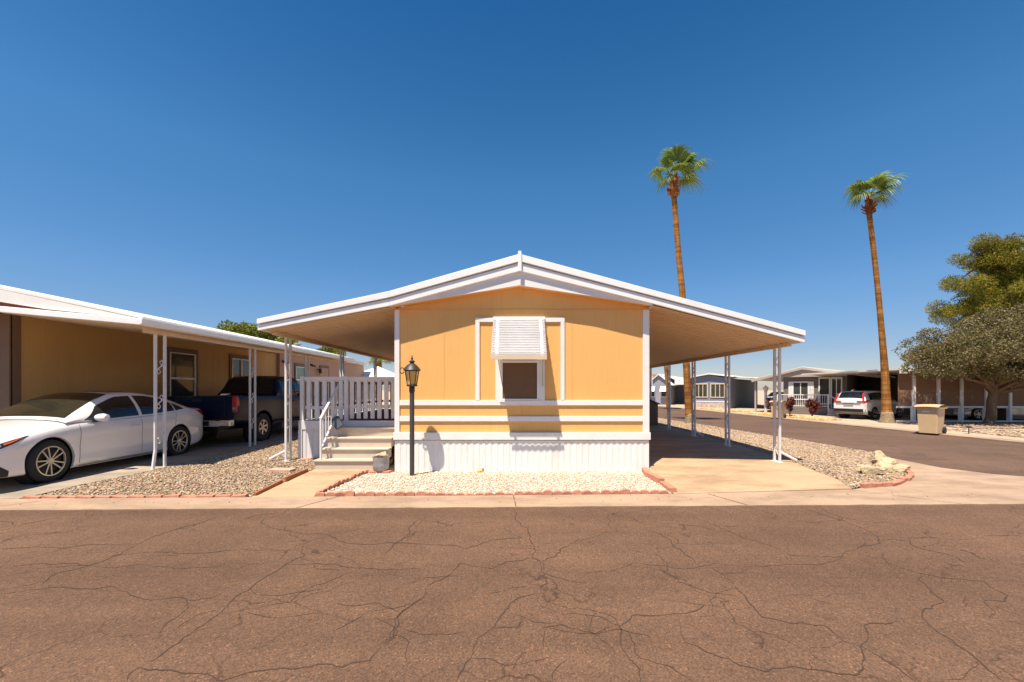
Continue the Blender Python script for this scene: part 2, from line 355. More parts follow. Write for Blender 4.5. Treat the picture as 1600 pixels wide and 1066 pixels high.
# ------------------------------------------------------------------ ground heights
def interp(y, pts):
    return float(np.interp(y, [p[0] for p in pts], [p[1] for p in pts]))
GZ = [(5.8, .015), (6.45, .03), (8.18, .118), (8.61, .165), (10.6, .22), (12.7, .25), (15, .26), (60, .2), (400, 0)]
NZ = [(5.8, .015), (6.45, .03), (7.06, .070), (9.8, .11), (12.3, .13), (20, .2), (400, 0)]
def sstep(a, b, x):
    t = min(1, max(0, (x - a) / (b - a))); return t * t * (3 - 2 * t)
def H(x, y):
    z = interp(y, GZ)
    if x < -6.2: t = sstep(-6.2, -7.2, x); z = z * (1 - t) + interp(y, NZ) * t
    if x > 5.7:
        zz = interp(y, [(5.8, .015), (6.45, .03), (9, .085), (11, .10), (400, .05)]); t = sstep(5.7, 8.4, x); z = z * (1 - t) + zz * t
        if x > 9: z += (-.02 - z) * sstep(9, 15.2, x)
    return z
def drape(name, poly, dz, m, hf=H, cuts=None, thick=0):
    bm = bmesh.new(); vs = [bm.verts.new((x, y, 0)) for x, y in poly]
    for tr in tessellate_polygon([[Vector((x, y, 0)) for x, y in poly]]): bm.faces.new([vs[i] for i in tr])
    xs = [p[0] for p in poly]; ys = [p[1] for p in poly]
    for c in (cuts or [5.8, 6.2, 6.45, 7, 7.6, 8.18, 8.4, 8.61, 9.6, 10.6, 11.6, 12.7, 15, 18, 22, 30, 60]):
        if min(ys) < c < max(ys):
            bmesh.ops.bisect_plane(bm, geom=bm.verts[:] + bm.edges[:] + bm.faces[:], plane_co=(0, c, 0), plane_no=(0, 1, 0))
    for c in [-7.2, -6.9, -6.7, -6.5, -6.2, 5.7, 6.2, 6.8, 7.4, 8, 8.4, 9, 11, 13, 15.2]:
        if min(xs) < c < max(xs):
            bmesh.ops.bisect_plane(bm, geom=bm.verts[:] + bm.edges[:] + bm.faces[:], plane_co=(c, 0, 0), plane_no=(1, 0, 0))
    for v in bm.verts: v.co.z = hf(v.co.x, v.co.y) + dz
    bmesh.ops.recalc_face_normals(bm, faces=bm.faces)
    if sum(f.normal.z for f in bm.faces) < 0: bmesh.ops.reverse_faces(bm, faces=bm.faces)
    if thick:                                 # a skirt of side faces so that the slab edge is real
        be = [e for e in bm.edges if e.is_boundary]
        r = bmesh.ops.extrude_edge_only(bm, edges=be)
        for g in r['geom']:
            if isinstance(g, bmesh.types.BMVert): g.co.z -= thick
    me = bpy.data.meshes.new(name); bm.to_mesh(me); bm.free()
    return link(name, me, m)
def in_poly(px, py, poly):
    c = np.zeros(len(px), bool); n = len(poly)
    for i in range(n):
        (x1, y1), (x2, y2) = poly[i], poly[(i + 1) % n]
        k = ((y1 > py) != (y2 > py)) & (px < (x2 - x1) * (py - y1) / ((y2 - y1) or 1e-9) + x1); c ^= k
    return c
def icosa():
    t = (1 + 5 ** .5) / 2
    v = np.array([(-1, t, 0), (1, t, 0), (-1, -t, 0), (1, -t, 0), (0, -1, t), (0, 1, t), (0, -1, -t), (0, 1, -t), (t, 0, -1), (t, 0, 1), (-t, 0, -1), (-t, 0, 1)], float)
    f = np.array([(0, 11, 5), (0, 5, 1), (0, 1, 7), (0, 7, 10), (0, 10, 11), (1, 5, 9), (5, 11, 4), (11, 10, 2), (10, 7, 6), (7, 1, 8), (3, 9, 4), (3, 4, 2), (3, 2, 6), (3, 6, 8), (3, 8, 9), (4, 9, 5), (2, 4, 11), (6, 2, 10), (8, 6, 7), (9, 8, 1)])
    return v / np.linalg.norm(v[0]), f
def stones(name, poly, n, s0, s1, m, label, hf=H, dens=None, flat=.6):
    xs = [p[0] for p in poly]; ys = [p[1] for p in poly]
    x = RNG.uniform(min(xs), max(xs), n * 4); y = RNG.uniform(min(ys), max(ys), n * 4)
    k = in_poly(x, y, poly)
    if dens is not None: k &= RNG.uniform(0, 1, len(x)) < dens(y)
    x = x[k][:n]; y = y[k][:n]; n = len(x)
    z = np.array([hf(a, b) for a, b in zip(x, y)])
    T, Fc = icosa()
    s = RNG.uniform(0, 1, n) ** 1.7 * (s1 - s0) + s0
    sc = np.stack([s * RNG.uniform(.8, 1.5, n), s * RNG.uniform(.7, 1.1, n), s * RNG.uniform(.45, .8, n) * flat / .6], 1)
    V = T[None] * sc[:, None, :] * RNG.uniform(.82, 1.15, (n, 12, 1))
    tilt = RNG.normal(0, .35, n); ct, st = np.cos(tilt), np.sin(tilt)
    V = np.stack([V[..., 0], V[..., 1] * ct[:, None] - V[..., 2] * st[:, None], V[..., 1] * st[:, None] + V[..., 2] * ct[:, None]], -1)
    a = RNG.uniform(0, 6.283, n); ca, sa = np.cos(a)[:, None], np.sin(a)[:, None]
    V = np.stack([V[..., 0] * ca - V[..., 1] * sa, V[..., 0] * sa + V[..., 1] * ca, V[..., 2]], -1)
    V += np.stack([x, y, z + s * .25], 1)[:, None, :]
    fa = (Fc[None] + (np.arange(n) * 12)[:, None, None]).reshape(-1, 3)
    o = fast(name, V.reshape(-1, 3), fa, m); return tag(o, label, 'gravel', kind='stuff')

# ------------------------------------------------------------------ setting: ground, roads, pavements
def edge_o(x): return 5.86 + .022 * x        # asphalt / curb strip
def edge_i(x): return 6.43 + .028 * x        # curb strip / lots
gb = MB()
xs_ = [-600, -80, -30, -14, -7.2, -6.7, -6.2, 0, 5.7, 6.6, 7.5, 8.4, 9, 11, 13, 15.2, 40, 120, 600]
ys_ = [-60, 0, 5.5, 6.2, 7, 8.18, 8.61, 10.6, 12.7, 15, 20, 30, 60, 150, 400, 1200]
gb.grid([[(x, y, (H(x, y) if y > 5.6 else 0) - .13) for x in xs_] for y in ys_])
structure(gb.build('ground', 'dirt', fix=False))
structure(MB().add([(-60, -14, 0), (60, -14, 0), (60, edge_o(60) + .06, 0), (-60, edge_o(-60) + .06, 0)], [(0, 1, 2, 3)]).build('road', 'asphalt'))
def road_cracks():
    A = [[(330,165),(335,200),(365,235),(375,260),(372,290),(395,300),(405,340),(390,370),(410,400),(440,412),(530,425),(575,440),(590,465),(590,500),(605,530),(640,570),(640,602)],
     [(105,175),(65,235),(0,285)],[(375,290),(310,300),(270,318),(190,305),(170,330),(110,360),(90,395),(40,430),(25,490),(0,510)],[(395,300),(440,270),(490,245),(570,225),(560,180)],
     [(770,190),(860,225),(900,240),(1020,285),(1130,290),(1195,262),(1195,235)],[(820,315),(870,350),(910,400),(945,440),(1000,450),(1100,460),(1150,500),(1210,520),(1290,570),(1330,602)],
     [(1060,170),(1140,195),(1235,235),(1240,255),(1195,260)],[(1600,235),(1500,235),(1310,240),(1320,260),(1400,280),(1460,305)],
     [(1250,275),(1260,305),(1340,330),(1500,350),(1560,385),(1550,400),(1500,398),(1530,430),(1510,445)],[(1340,330),(1400,400),(1350,420),(1345,440),(1390,480),(1450,520),(1500,560),(1550,602)],
     [(740,440),(750,500),(830,535),(950,575),(1060,570),(1180,585),(1200,540),(1200,460),(1290,450)],[(590,465),(620,435),(740,430),(800,405)],
     [(390,380),(330,395),(290,440),(265,470),(225,510),(215,545),(180,602)],[(340,400),(335,465),(270,465)],[(395,460),(400,520)],[(395,465),(440,458),(500,475),(590,470),(670,490)],
     [(460,545),(420,580),(420,602)],[(0,250),(120,258),(200,268),(260,250),(340,240)],[(640,305),(750,320),(940,312),(1100,305),(1160,290)],[(670,225),(720,260),(790,310)]]
    B = [[(1140,210),(1100,255),(1000,295),(1000,315),(1060,335),(1200,350),(1270,365),(1310,385),(1600,388)],[(840,280),(740,315),(660,335),(560,370),(460,425),(370,460),(210,500),(150,545)],
     [(0,340),(100,310),(240,285)],[(0,405),(150,400),(230,405),(400,390),(520,385)],[(400,440),(560,420),(740,425),(930,408),(1145,405),(1155,430),(1080,465),(980,530),(890,590),(820,660),(700,740),(640,785),(560,840)],
     [(1080,465),(1200,462),(1350,480),(1600,480)],[(0,580),(110,562),(230,552),(420,548),(490,580),(540,597),(690,590),(705,620),(680,660),(620,700),(605,740)],
     [(480,912),(490,880),(530,855),(700,880),(790,880),(840,910),(940,875),(1090,860),(1300,855),(1400,830),(1440,770),(1500,735),(1505,660),(1600,595)],[(1500,735),(1550,760),(1540,830)],
     [(1600,290),(1550,350),(1500,388)],[(0,480),(400,478),(880,485)],[(820,660),(1100,610),(1180,550),(1350,490)]]
    mb = MB(); rr = random.Random(3)
    def ribbon(pts, wmax):
        # fractal subdivision for the jagged line
        for it in range(4):
            q = [pts[0]]
            for a, b in zip(pts, pts[1:]):
                d = math.dist(a, b)
                if d > .03:
                    k = max(-.14, min(.14, rr.gauss(0, .07))) * d; nx, ny = -(b[1] - a[1]) / d, (b[0] - a[0]) / d
                    q.append(((a[0] + b[0]) / 2 + nx * k, (a[1] + b[1]) / 2 + ny * k))
                q.append(b)
            pts = q
        n = len(pts); rows = []; w0 = rr.uniform(.5, 1); 
        for i, p in enumerate(pts):
            a = pts[max(0, i - 1)]; b = pts[min(n - 1, i + 1)]; d = math.dist(a, b) or 1
            nx, ny = -(b[1] - a[1]) / d, (b[0] - a[0]) / d
            w0 = min(1.25, max(.28, w0 + rr.gauss(0, .22)))
            w = wmax * w0 * min(1, (i + .4) / 4, (n - i - .6) / 4) * (.55 + .45 * min(1, p[1] / 4.5))
            if p[1] > edge_o(p[0]): continue
            rows.append([(p[0] - nx * w, p[1] - ny * w, .0022), (p[0] + nx * w, p[1] + ny * w, .0022)])
        if len(rows) > 1: mb.grid(rows)
    for lst, kx, ox in ((A, .625, 600), (B, .4125, 0)):
        for pl in lst:
            pts = [P(ox + x * kx, 690 + y * kx) for x, y in pl]
            ribbon(pts, .0052)
            for j in range(len(pts) - 1):      # short hairline branches
                if rr.random() < .30 and math.dist(pts[j], pts[j + 1]) > .12:
                    a, b = pts[j], pts[j + 1]; t = rr.random(); p = (a[0] + (b[0] - a[0]) * t, a[1] + (b[1] - a[1]) * t)
                    an = math.atan2(b[1] - a[1], b[0] - a[0]) + rr.choice((-1, 1)) * rr.uniform(.6, 1.5); ln = rr.uniform(.25, .95)
                    ribbon([p, (p[0] + math.cos(an) * ln * .5, p[1] + math.sin(an) * ln * .4), (p[0] + math.cos(an + .4) * ln, p[1] + math.sin(an + .4) * ln * .8)], .0034)
    o = mb.build('road_crack', 'crack', fix=False); structure(o)
    bm = bmesh.new(); bm.from_mesh(o.data)
    for f in bm.faces: f.normal_update()
    bmesh.ops.reverse_faces(bm, faces=[f for f in bm.faces if f.normal.z < 0]); bm.to_mesh(o.data); bm.free()
road_cracks()
# concrete curb strip, valley gutter across the side-street mouth
strip = [(-40, edge_o(-40))] + [(x, edge_o(x) + random.gauss(0, .006)) for x in np.arange(-12, 16, .16)] + [(24, edge_o(24)), (24, 7.5), (9.6, 7.55), (9.0, 7.9), (8.62, 8.5), (8.62, 9.6), (8.2, 9.6), (8.0, 9.0), (7.75, 8.3), (7.2, 7.6), (6.5, 7.1), (5.7, 6.9), (5.46, 6.78), (2.5, edge_i(2.5)), (-3, edge_i(-3)), (-7.3, edge_i(-7.3)), (-40, edge_i(-40))]
structure(drape('sidewalk', strip, 0, 'walkcon', lambda x, y: .012 + .022 * min(1, max(0, (y - edge_o(x)) / .6)) + max(0, H(x, y) - .035) * (1 if y > 7.0 else 0), thick=.05))
for jx in (-9.6, -6.6, -3.05, -.02, 2.9, 5.9):       # tooled joints of the curb strip
    pass
jm = MB()
for (x0, y0, x1, y1) in ((-7.4, 5.7, -6.75, 6.22), (-3.02, 5.8, -2.65, 6.36), (.02, 5.87, -.02, 6.42), (3.3, 5.94, 3.0, 6.5), (6.4, 6.0, 5.4, 6.75)):
    jm.grid([[(x0 - .006, y0, .0165), (x0 + .006, y0, .0165)], [(x1 - .006, y1, .0375), (x1 + .006, y1, .0375)]])
structure(jm.build('sidewalk_joint', 'crack', fix=False))
EDG = [(8.62, 9.6), (8.85, 10.2), (8.72, 13), (8.55, 15), (8.35, 18.5), (7.95, 23), (7.2, 33), (4, 75), (0, 130)]
side = EDG[:] + [(7.5, 130), (11, 75), (14.85, 35), (15.15, 26.4), (15.8, 13), (16.6, 10), (18.5, 8.2), (24, 7.5), (9.6, 7.55), (9.0, 7.9), (8.62, 8.5)]
structure(drape('side_street', side, -.022, 'asphalt2', lambda x, y: H(x, y) if x < 9 else interp(x, [(9, H(9, y)), (15.2, -.02)])))
fc = [(7.5, 130), (11, 75), (14.85, 35), (15.15, 26.4), (15.8, 13), (16.6, 10), (18.5, 8.2), (24, 7.5), (40, 7.9), (40, 8.6), (19, 8.75), (17.2, 10.4), (16.4, 13.1), (15.75, 26.4), (15.45, 35), (11.6, 75), (8.1, 130)]
structure(drape('far_curb', fc, .0, 'walkcon', lambda x, y: .012 if x < 22 else .03, thick=.05))
structure(drape('far_yard', [(8.1, 130), (11.6, 75), (15.45, 35), (15.75, 26.4), (16.4, 13.1), (17.2, 10.4), (19, 8.75), (40, 8.6), (80, 9), (80, 130)], .0, 'dirt', lambda x, y: .004))
# driveways, walk, beds
DRV = [(2.47, edge_i(2.47)), (5.46, 6.78), (5.66, 7.4), (5.75, 8.9), (5.75, 18.2), (2.63, 18.2), (2.63, 8.16), (2.52, 8.1)]
structure(drape('driveway', DRV, .006, 'drivecon', thick=.08))
WALK = [(-3.97, edge_i(-3.97)), (-3.05, edge_i(-3.05)), (-2.80, 8.0), (-2.6, 8.2), (-2.6, 8.95), (-3.86, 8.95), (-3.86, 8.0)]
structure(drape('walkway', WALK, .004, 'drivecon', thick=.08))
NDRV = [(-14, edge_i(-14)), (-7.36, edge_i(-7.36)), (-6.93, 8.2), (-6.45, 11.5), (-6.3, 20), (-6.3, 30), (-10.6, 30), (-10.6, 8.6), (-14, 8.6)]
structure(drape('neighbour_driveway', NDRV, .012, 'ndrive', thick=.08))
LBED = [(-7.34, edge_i(-7.34) + .03), (-3.99, edge_i(-3.99) + .03), (-3.88, 7.95), (-3.88, 8.93), (-2.33, 8.95), (-2.33, 30), (-6.3, 30), (-6.3, 20), (-6.45, 11.5), (-6.93, 8.2)]
structure(drape('gravel_bed', LBED, -.012, 'gravbase'))
def HW(x, y): return interp(y, [(6.2, .03), (7.0, .05), (7.7, .075), (8.2, .052)])
WBED = [(-3.0, edge_i(-3.0) + .03), (2.45, edge_i(2.45) + .03), (2.52, 8.1), (2.62, 8.19), (-2.34, 8.19), (-2.62, 8.19), (-2.75, 7.98)]
structure(drape('white_gravel_bed', WBED, -.004, 'whitebase', HW, cuts=[6.6, 7, 7.35, 7.7, 7.95]))
RBED = [(5.46, 6.80), (5.7, 6.92), (6.5, 7.12), (7.2, 7.62), (7.75, 8.32), (8.0, 9.0), (8.2, 9.6), (8.62, 9.6)] + EDG[1:6] + [(5.75, 23), (5.75, 8.9), (5.66, 7.4)]
structure(drape('corner_gravel_bed', RBED, -.012, 'gravbase'))
stones('gravel', [p for p in LBED[:5]] + [(-2.4, 8.95), (-2.4, 13), (-6.4, 13), (-6.45, 11.5), (-6.93, 8.2)], 44000, .006, .022, 'stones', 'mixed tan and grey river gravel left of the walkway', dens=lambda y: np.clip(1.15 - (y - 7) * .12, .3, 1))
stones('gravel', RBED[:12] + [(8.1, 20.5), (5.75, 20.5), (5.75, 8.9), (5.66, 7.4)], 46000, .007, .026, 'stones', 'mixed tan and grey river gravel between driveway and side street', dens=lambda y: np.clip(1.2 - (y - 7) * .075, .25, 1))
stones('gravel', WBED, 20000, .006, .020, 'wstones', 'small white marble gravel in front of the ochre house', HW)

sp_ = stones('gravel', [(-7.2, edge_i(-7.2) - .35), (7, edge_i(7) - .35), (7, edge_i(7) + .05), (-7.2, edge_i(-7.2) + .05)], 170, .004, .013, 'stones', 'stray pebbles scattered along the inner edge of the curb strip', lambda x, y: .012 + .022 * min(1, max(0, (y - edge_o(x)) / .6)))
stones('gravel', [(-3.95, 6.5), (-3.0, 6.5), (-2.85, 8.0), (-3.9, 8.0)], 60, .004, .011, 'wstones', 'a few stray pebbles on the concrete walkway', lambda x, y: H(x, y) + .005)
# ------------------------------------------------------------------ the ochre house
WY, FY = 8.18, 7.96                          # front wall, front of the rake fascia
def wx(px): return (px - 804) * WY / F
def wz(py): return CAM_Z - (py - 609) * WY / F
HL, HR, HB = -2.323, 2.61, 25.5              # side walls, back wall
house = thing('mobile_home', 'ochre mobile home with white trim, white skirting and a wide gabled white roof', 'house', (.14, WY, .05))
RIDGE = (.098, 4.215); LJ = (-2.37, 3.513); RJ = (2.645, 3.525); LE = (-4.87, 2.985); RE = (5.50, 2.765)
def wall_shell():
    m = MB()
    pk = (.098, 3.70)
    m.prism([(HL, .58), (HR, .58), (HR, 3.26), pk, (HL, 3.24)], WY, HB)
    return m
wall_shell().build('wall', 'wall', house)
# skirting: ribbed vinyl panels round the base
def ribs(x0, x1, pitch, d):
    out = []; x = x0; k = 0
    while x < x1 - 1e-4:
        out += [(x, 0), (min(x1, x + pitch * .42), 0), (min(x1, x + pitch * .5), d), (min(x1, x + pitch * .92), d)]; x += pitch
    out.append((x1, 0)); return out
sk = MB(); pr = ribs(HL - .01, HR + .005, .118, -.007)
sk.grid([[(x, WY - .022 + d, z) for x, d in pr] for z in (-.05, .66)])
for X, sgn in ((HL - .012, -1), (HR + .006, 1)):
    pr2 = ribs(WY - .022, HB, .118, .012)
    sk.grid([[(X + sgn * d, y, z) for y, d in pr2] for z in (-.05, .66)])
sk.build('skirting', 'skirt', house)
bb = MB(); bb.box(HL - .03, HR + .03, WY - .055, WY - .003, wz(687), wz(675.7)); bb.box(HL - .03, HL - .003, WY - .001, HB, wz(687), wz(675.7)); bb.box(HR + .003, HR + .03, WY - .001, HB, wz(687), wz(675.7))
bb.build('skirting_cap', 'white', house, bevel=.004)
zt, zb = wz(484.5), wz(675.7) + .002
for x0, x1 in ((HL - .012, wx(624.6)), (wx(1004), HR + .012)):
    MB().box(x0, x1, WY - .03, WY - .002, zb, zt).build('corner_trim', 'white', house, bevel=.003)
for y0, y1 in ((625.8, 633.4), (650.6, 658.3)):
    MB().box(wx(624.6) + .002, wx(1004) - .002, WY - .026, WY - .002, wz(y1), wz(y0)).build('trim_band', 'white', house, bevel=.003)
# horizontal seam and vertical panel seams of the front siding
sm = MB()
for px in (694, 815, 894): sm.box(wx(px) - .003, wx(px) + .003, WY - .0035, WY, wz(650) if px == 815 else wz(625.5), wz(485))
sm.box(HL + .09, HR - .09, WY - .006, WY, wz(484.6), wz(483.2))
sm.build('panel_seam', 'soffit_o', house)
# big window surround
s0, s1, s2, s3 = wx(743), wx(749.6), wx(875.8), wx(882)
fr = MB(); ztop, zs = wz(497), wz(503.6)
fr.box(s0, s3, WY - .028, WY - .002, zs, ztop)
fr.box(s0, s1, WY - .028, WY - .002, wz(625.8) + .001, zs - .001); fr.box(s2, s3, WY - .028, WY - .002, wz(625.8) + .001, zs - .001)
fr.build('window_surround', 'white', house, bevel=.003)
win = MB(); c0, c1, c2, c3 = wx(774.3), wx(782.5), wx(842), wx(851)
win.box(c0, c1, WY - .026, WY - .002, wz(625.8) + .001, zs - .001); win.box(c2, c3, WY - .026, WY - .002, wz(625.8) + .001, zs - .001)
w = win.build('window', 'white', house, bevel=.003)
fr = MB(); f0, f1, g0, g1 = c1 + .001, c2 - .001, wz(625.8) + .002, wz(500) - .06
for a in ((f0, f0 + .035, g0, g1), (f1 - .035, f1, g0, g1), (f0 + .035, f1 - .035, g0, g0 + .03), (f0 + .035, f1 - .035, wz(567), wz(563)), (f0 + .035, f1 - .035, g1 - .03, g1)):
    fr.box(a[0], a[1], WY - .036, WY - .004, a[2], a[3])
fr.build('frame', 'whitemetal', w, bevel=.003)
MB().box(f0 + .035, f1 - .035, WY - .016, WY - .006, g0 + .03, g1 - .03).build('insect_screen', 'screen', w)
MB().box(f0 - .02, f1 + .02, WY - .046, WY - .0265, wz(628), wz(625.9)).build('sill', 'white', w)
# louvred metal awning over the window
AW = (-.395, .575); at, ab = wz(498), 2.275; ap = .60
awn = MB().prism([(AW[0] - .034, 0), (AW[1] + .011, 0), (AW[1] + .004, 1), (AW[0] - .016, 1)], 0, 1)  # solid backing sheet added behind the slats so the awning's shadow stays whole
awn.v = [(x, WY - .03 - (ap - .06) * (1 - z) + y * .006, ab + (at - ab) * z - .004 + y * .006) for x, y, z in awn.v]
awn = awn.build('window_awning', 'whitemetal', house); n = 15
for i in range(n):
    t = (i + .5) / n; y = WY - .06 - (ap - .06) * t; z = at - (at - ab) * t; hw = .015 + .018 * t
    m = MB(); m.bar((AW[0] - hw, y + .016, z), (AW[1] + hw * .3, y + .016, z), .030, .031, (0, -.15, 1)); m.build('slat', 'whitemetal', awn)
vb = MB(); vb.box(AW[0] - .035, AW[1] + .01, WY - ap - .012, WY - ap + .002, 2.193, 2.272); vb.build('valance', 'cream', awn, bevel=.003)
rl = MB()
for x in (AW[0] + .07, AW[1] - .07): rl.bar((x, WY - .045, at + .005), (x, WY - ap + .006, ab - .03), .05, .006, (0, 1, 1))
rl.box(AW[0] - .02, AW[1] + .015, WY - .06, WY - .029, at - .015, at + .03)
rl.build('awning_rail', 'whitemetal', awn)
for xa, xb_ in ((AW[0] + .09, AW[0] + .16), (AW[1] - .06, AW[1] - .03)): MB().tube([(xa, WY - ap + .03, 2.26), (xb_, WY - .03, 1.72)], .009, 6).build('awning_arm', 'galv', awn)
# gable board, soffit, rake fascia
gp = MB(); gy = 8.02
gp.prism([(-2.40, 3.235), (.098, 3.643), (2.63, 3.258), (RJ[0], 3.40), (RIDGE[0], 4.10), (LJ[0], 3.40)], gy - .03, gy)
gp.build('gable_board', 'white', house)
so_ = MB()
for a, b in (((-2.40, 3.237), (.098, 3.645)), ((.098, 3.645), (2.63, 3.260))):
    so_.add([(a[0], gy, a[1]), (b[0], gy, b[1]), (b[0], WY + .01, b[1] + .005), (a[0], WY + .01, a[1] + .005)], [(0, 1, 2, 3)])
so_.build('soffit', 'soffit_o', house)
so2 = MB()
for x, s in ((HL, -1), (HR, 1)):
    so2.box(min(x, x + s * .06), max(x, x + s * .06), gy, HB, 3.235, 3.26)
so2.build('eave_soffit', 'ceil', house)
def rake(m, a, b, y0, y1, t0, t1, e0=0, e1=0):     # board along the slope between (x,z) a and b, depth y0..y1, from t0 to t1 below the line
    m.prism([(a[0], a[1] - t0), (b[0], b[1] - t0), (b[0], b[1] - t1), (a[0], a[1] - t1)], y0, y1)
segs = ((LE, LJ), (LJ, RIDGE), (RIDGE, RJ), (RJ, RE))
f1 = MB(); f2 = MB(); f3 = MB()
th = {LE: .215, LJ: .275, RIDGE: .315, RJ: .25, RE: .225}
for a, b in segs:
    def q(fr_, p): return p[1] - th[p] * fr_
    f1.prism([(a[0], a[1]), (b[0], b[1]), (b[0], q(.44, b)), (a[0], q(.44, a))], FY - .045, FY + .03)
    f2.prism([(a[0], q(.52, a)), (b[0], q(.52, b)), (b[0], q(1, b)), (a[0], q(1, a))], FY - .018, FY + .03)
    f3.prism([(a[0], q(.05, a)), (b[0], q(.05, b)), (b[0], q(.98, b)), (a[0], q(.98, a))], FY + .031, FY + .045)
fa = f1.build('rake_fascia', 'whitemetal', house, bevel=.006)
f2.build('lower_band', 'whitemetal', fa, bevel=.006); f3.build('backing', 'whitemetal', fa)
rc = MB(); rc.prism([(.098 - .035, 3.885), (.098 + .035, 3.885), (.098 + .035, 4.20), (.098 + .03, 4.262), (.098 - .03, 4.262), (.098 - .035, 4.20)], FY - .07, FY - .047)
rc.build('ridge_cap', 'whitemetal', house, bevel=.005)
rf = MB()
for a, b in ((LJ, RIDGE), (RIDGE, RJ)):
    rf.prism([(a[0], a[1] - .01), (b[0], b[1] - .01), (b[0], b[1] - .10), (a[0], a[1] - .10)], FY + .046, HB + .2)
rf.build('roof', 'roofwhite', house)
bk = MB(); bk.prism([(HL, 3.25), (HR, 3.25), (RJ[0], 3.42), (RIDGE[0], 4.1), (LJ[0], 3.42)], HB - .02, HB + .1); bk.build('rear_gable', 'white', house)
# the two carport awnings: ribbed pans, gutter beam, scroll posts
def pan(x0, z0, x1, z1, y0, y1, pitch=.152, d=.04):
    pr = ribs(y0, y1, pitch, d); m = MB()
    m.grid([[(x, y, z + dd) for y, dd in pr] for x, z in ((x0, z0), (x1, z1))])
    m.grid([[(x, y, z) for y in (y0, y1)] for x, z in ((x0, z0 + .05), (x1, z1 + .05))])
    return m
def carport(label, inner, outer, y1, posts, side, spout, px):
    xi, zi = inner; xo, zo = outer
    r = pan(xi, zi, xo, zo, FY + .046, y1).build('carport_roof', 'ceil', house, fix=False)
    # top sheet
    t = MB(); t.prism([(xi, zi + .06), (xo, zo + .06), (xo, zo + .13), (xi, zi + .13)], FY + .047, y1); t.build('roof_sheet', 'roofwhite', r)
    b = MB(); xb = px
    b.box(xb - .05, xb + .05, FY + .30, y1 - .05, zo - .10 + (.05 if side > 0 else .045), zo + .02)
    b.build('beam', 'ceil', r)
    g = MB(); g.prism([(xo - side * .002, zo - .02), (xo + side * .075, zo + .0), (xo + side * .085, zo + .135), (xo - side * .002, zo + .125)], FY + .03, y1); g.build('gutter', 'whitemetal', r, bevel=.006)
    ztop = zo - .05
    def post(y, full):
        zb = H(xb, y) - .03; s = .17; a, c = y - s / 2 + .04, y + s / 2 + .04
        m = MB()
        for yy in (a, c): m.box(xb - .021, xb + .021, yy - .021, yy + .021, zb, ztop)
        m.box(xb - .05, xb + .05, a - .04, c + .04, zb, zb + .045)
        p = m.build('post', 'post', house, bevel=.004)
        hz = ztop - zb
        for k in range(5):
            w_ = MB(); zc = zb + hz * (.12 + .19 * k); rr = .036
            for sg in (-1, 1):
                pts = [(xb, (a + c) / 2 + sg * (.030 - .034 * math.cos(t) * (1 - t / 11)), zc + sg * (.055 + .045 * math.sin(t) * (1 - t / 11))) for t in [i * .55 for i in range(12)]]
                w_.tube(pts, .0065, 4)
            w_.bar((xb, a + .02, zc - .14), (xb, c - .02, zc + .0), .018, .006, (1, 0, 0))
            w_.bar((xb, c - .02, zc + .0), (xb, a + .02, zc + .14), .018, .006, (1, 0, 0))
            w_.build('scroll', 'post', p)
        return p
    for i, y in enumerate(posts):
        p = post(y, True)
    d = MB(); y = posts[0] + .04; zb = H(xb, y)
    X = xb + side * .035
    d.tube([(X, y - .02, ztop + .02), (X, y - .02, zb + .26), (X + side * .02, y - .02, zb + .20), (X + side * .30, y - .10, zb + .045)], .026, 8)
    d.build('downspout', 'post', r)
    if len(posts) > 3:
        d = MB(); y = posts[2] + .04; d.tube([(X, y - .02, ztop + .02), (X, y - .02, zb + .3), (X + side * .02, y - .02, zb + .24), (X + side * .25, y - .08, zb + .06)], .026, 8); d.build('downspout', 'post', r)
        for k in range(8): MB().lathe([(.001, -.02), (.018, -.015), (.022, 0), (.018, .015), (.001, .02)], (xb - .055, 9.0 + k * 1.05, zo - .02), 8).build('bracket_cap', 'cream', r)
    return r
carport('', (-2.36, 3.232), (-4.80, 2.785), 17.5, [8.72, 11.44, 14.2, 17.0], -1, True, -4.73)
carport('', (2.63, 3.262), (5.44, 2.555), 17.9, [8.60 + 2.014 * k for k in range(5)], 1, True, 5.41)
# ------------------------------------------------------------------ deck, steps and small things on the left of the house
DY, DX0, DX1, DZ = 8.95, -4.57, HL - .035, .985
deck = thing('deck', 'white porch deck with picket railing under the left carport roof', 'deck', (-3.4, DY, .17))
MB().box(DX0 + .03, DX1, DY + .06, 14.5, DZ - .06, DZ).build('floor', 'brownwood', deck)
sd = MB(); pr = ribs(DX0, -3.6, .13, -.012); sd.grid([[(x, DY - .005 + d, z) for x, d in pr] for z in (.1, .80)])
pr = ribs(DY, 14.4, .13, -.012); sd.grid([[(DX0 + d, y, z) for y, d in pr] for z in (.1, .80)])
sd.build('skirt_panel', 'deckwhite', deck)
bd = MB(); bd.box(DX0 - .03, DX1, DY - .03, DY + .04, .80, DZ + .005); bd.box(DX0 - .03, DX0 + .03, DY + .041, 14.5, .80, DZ + .005)
bd.box(DX0 - .035, DX0 + .045, DY - .036, DY + .046, .10, .799); bd.build('rim_board', 'deckwhite', deck, bevel=.005)
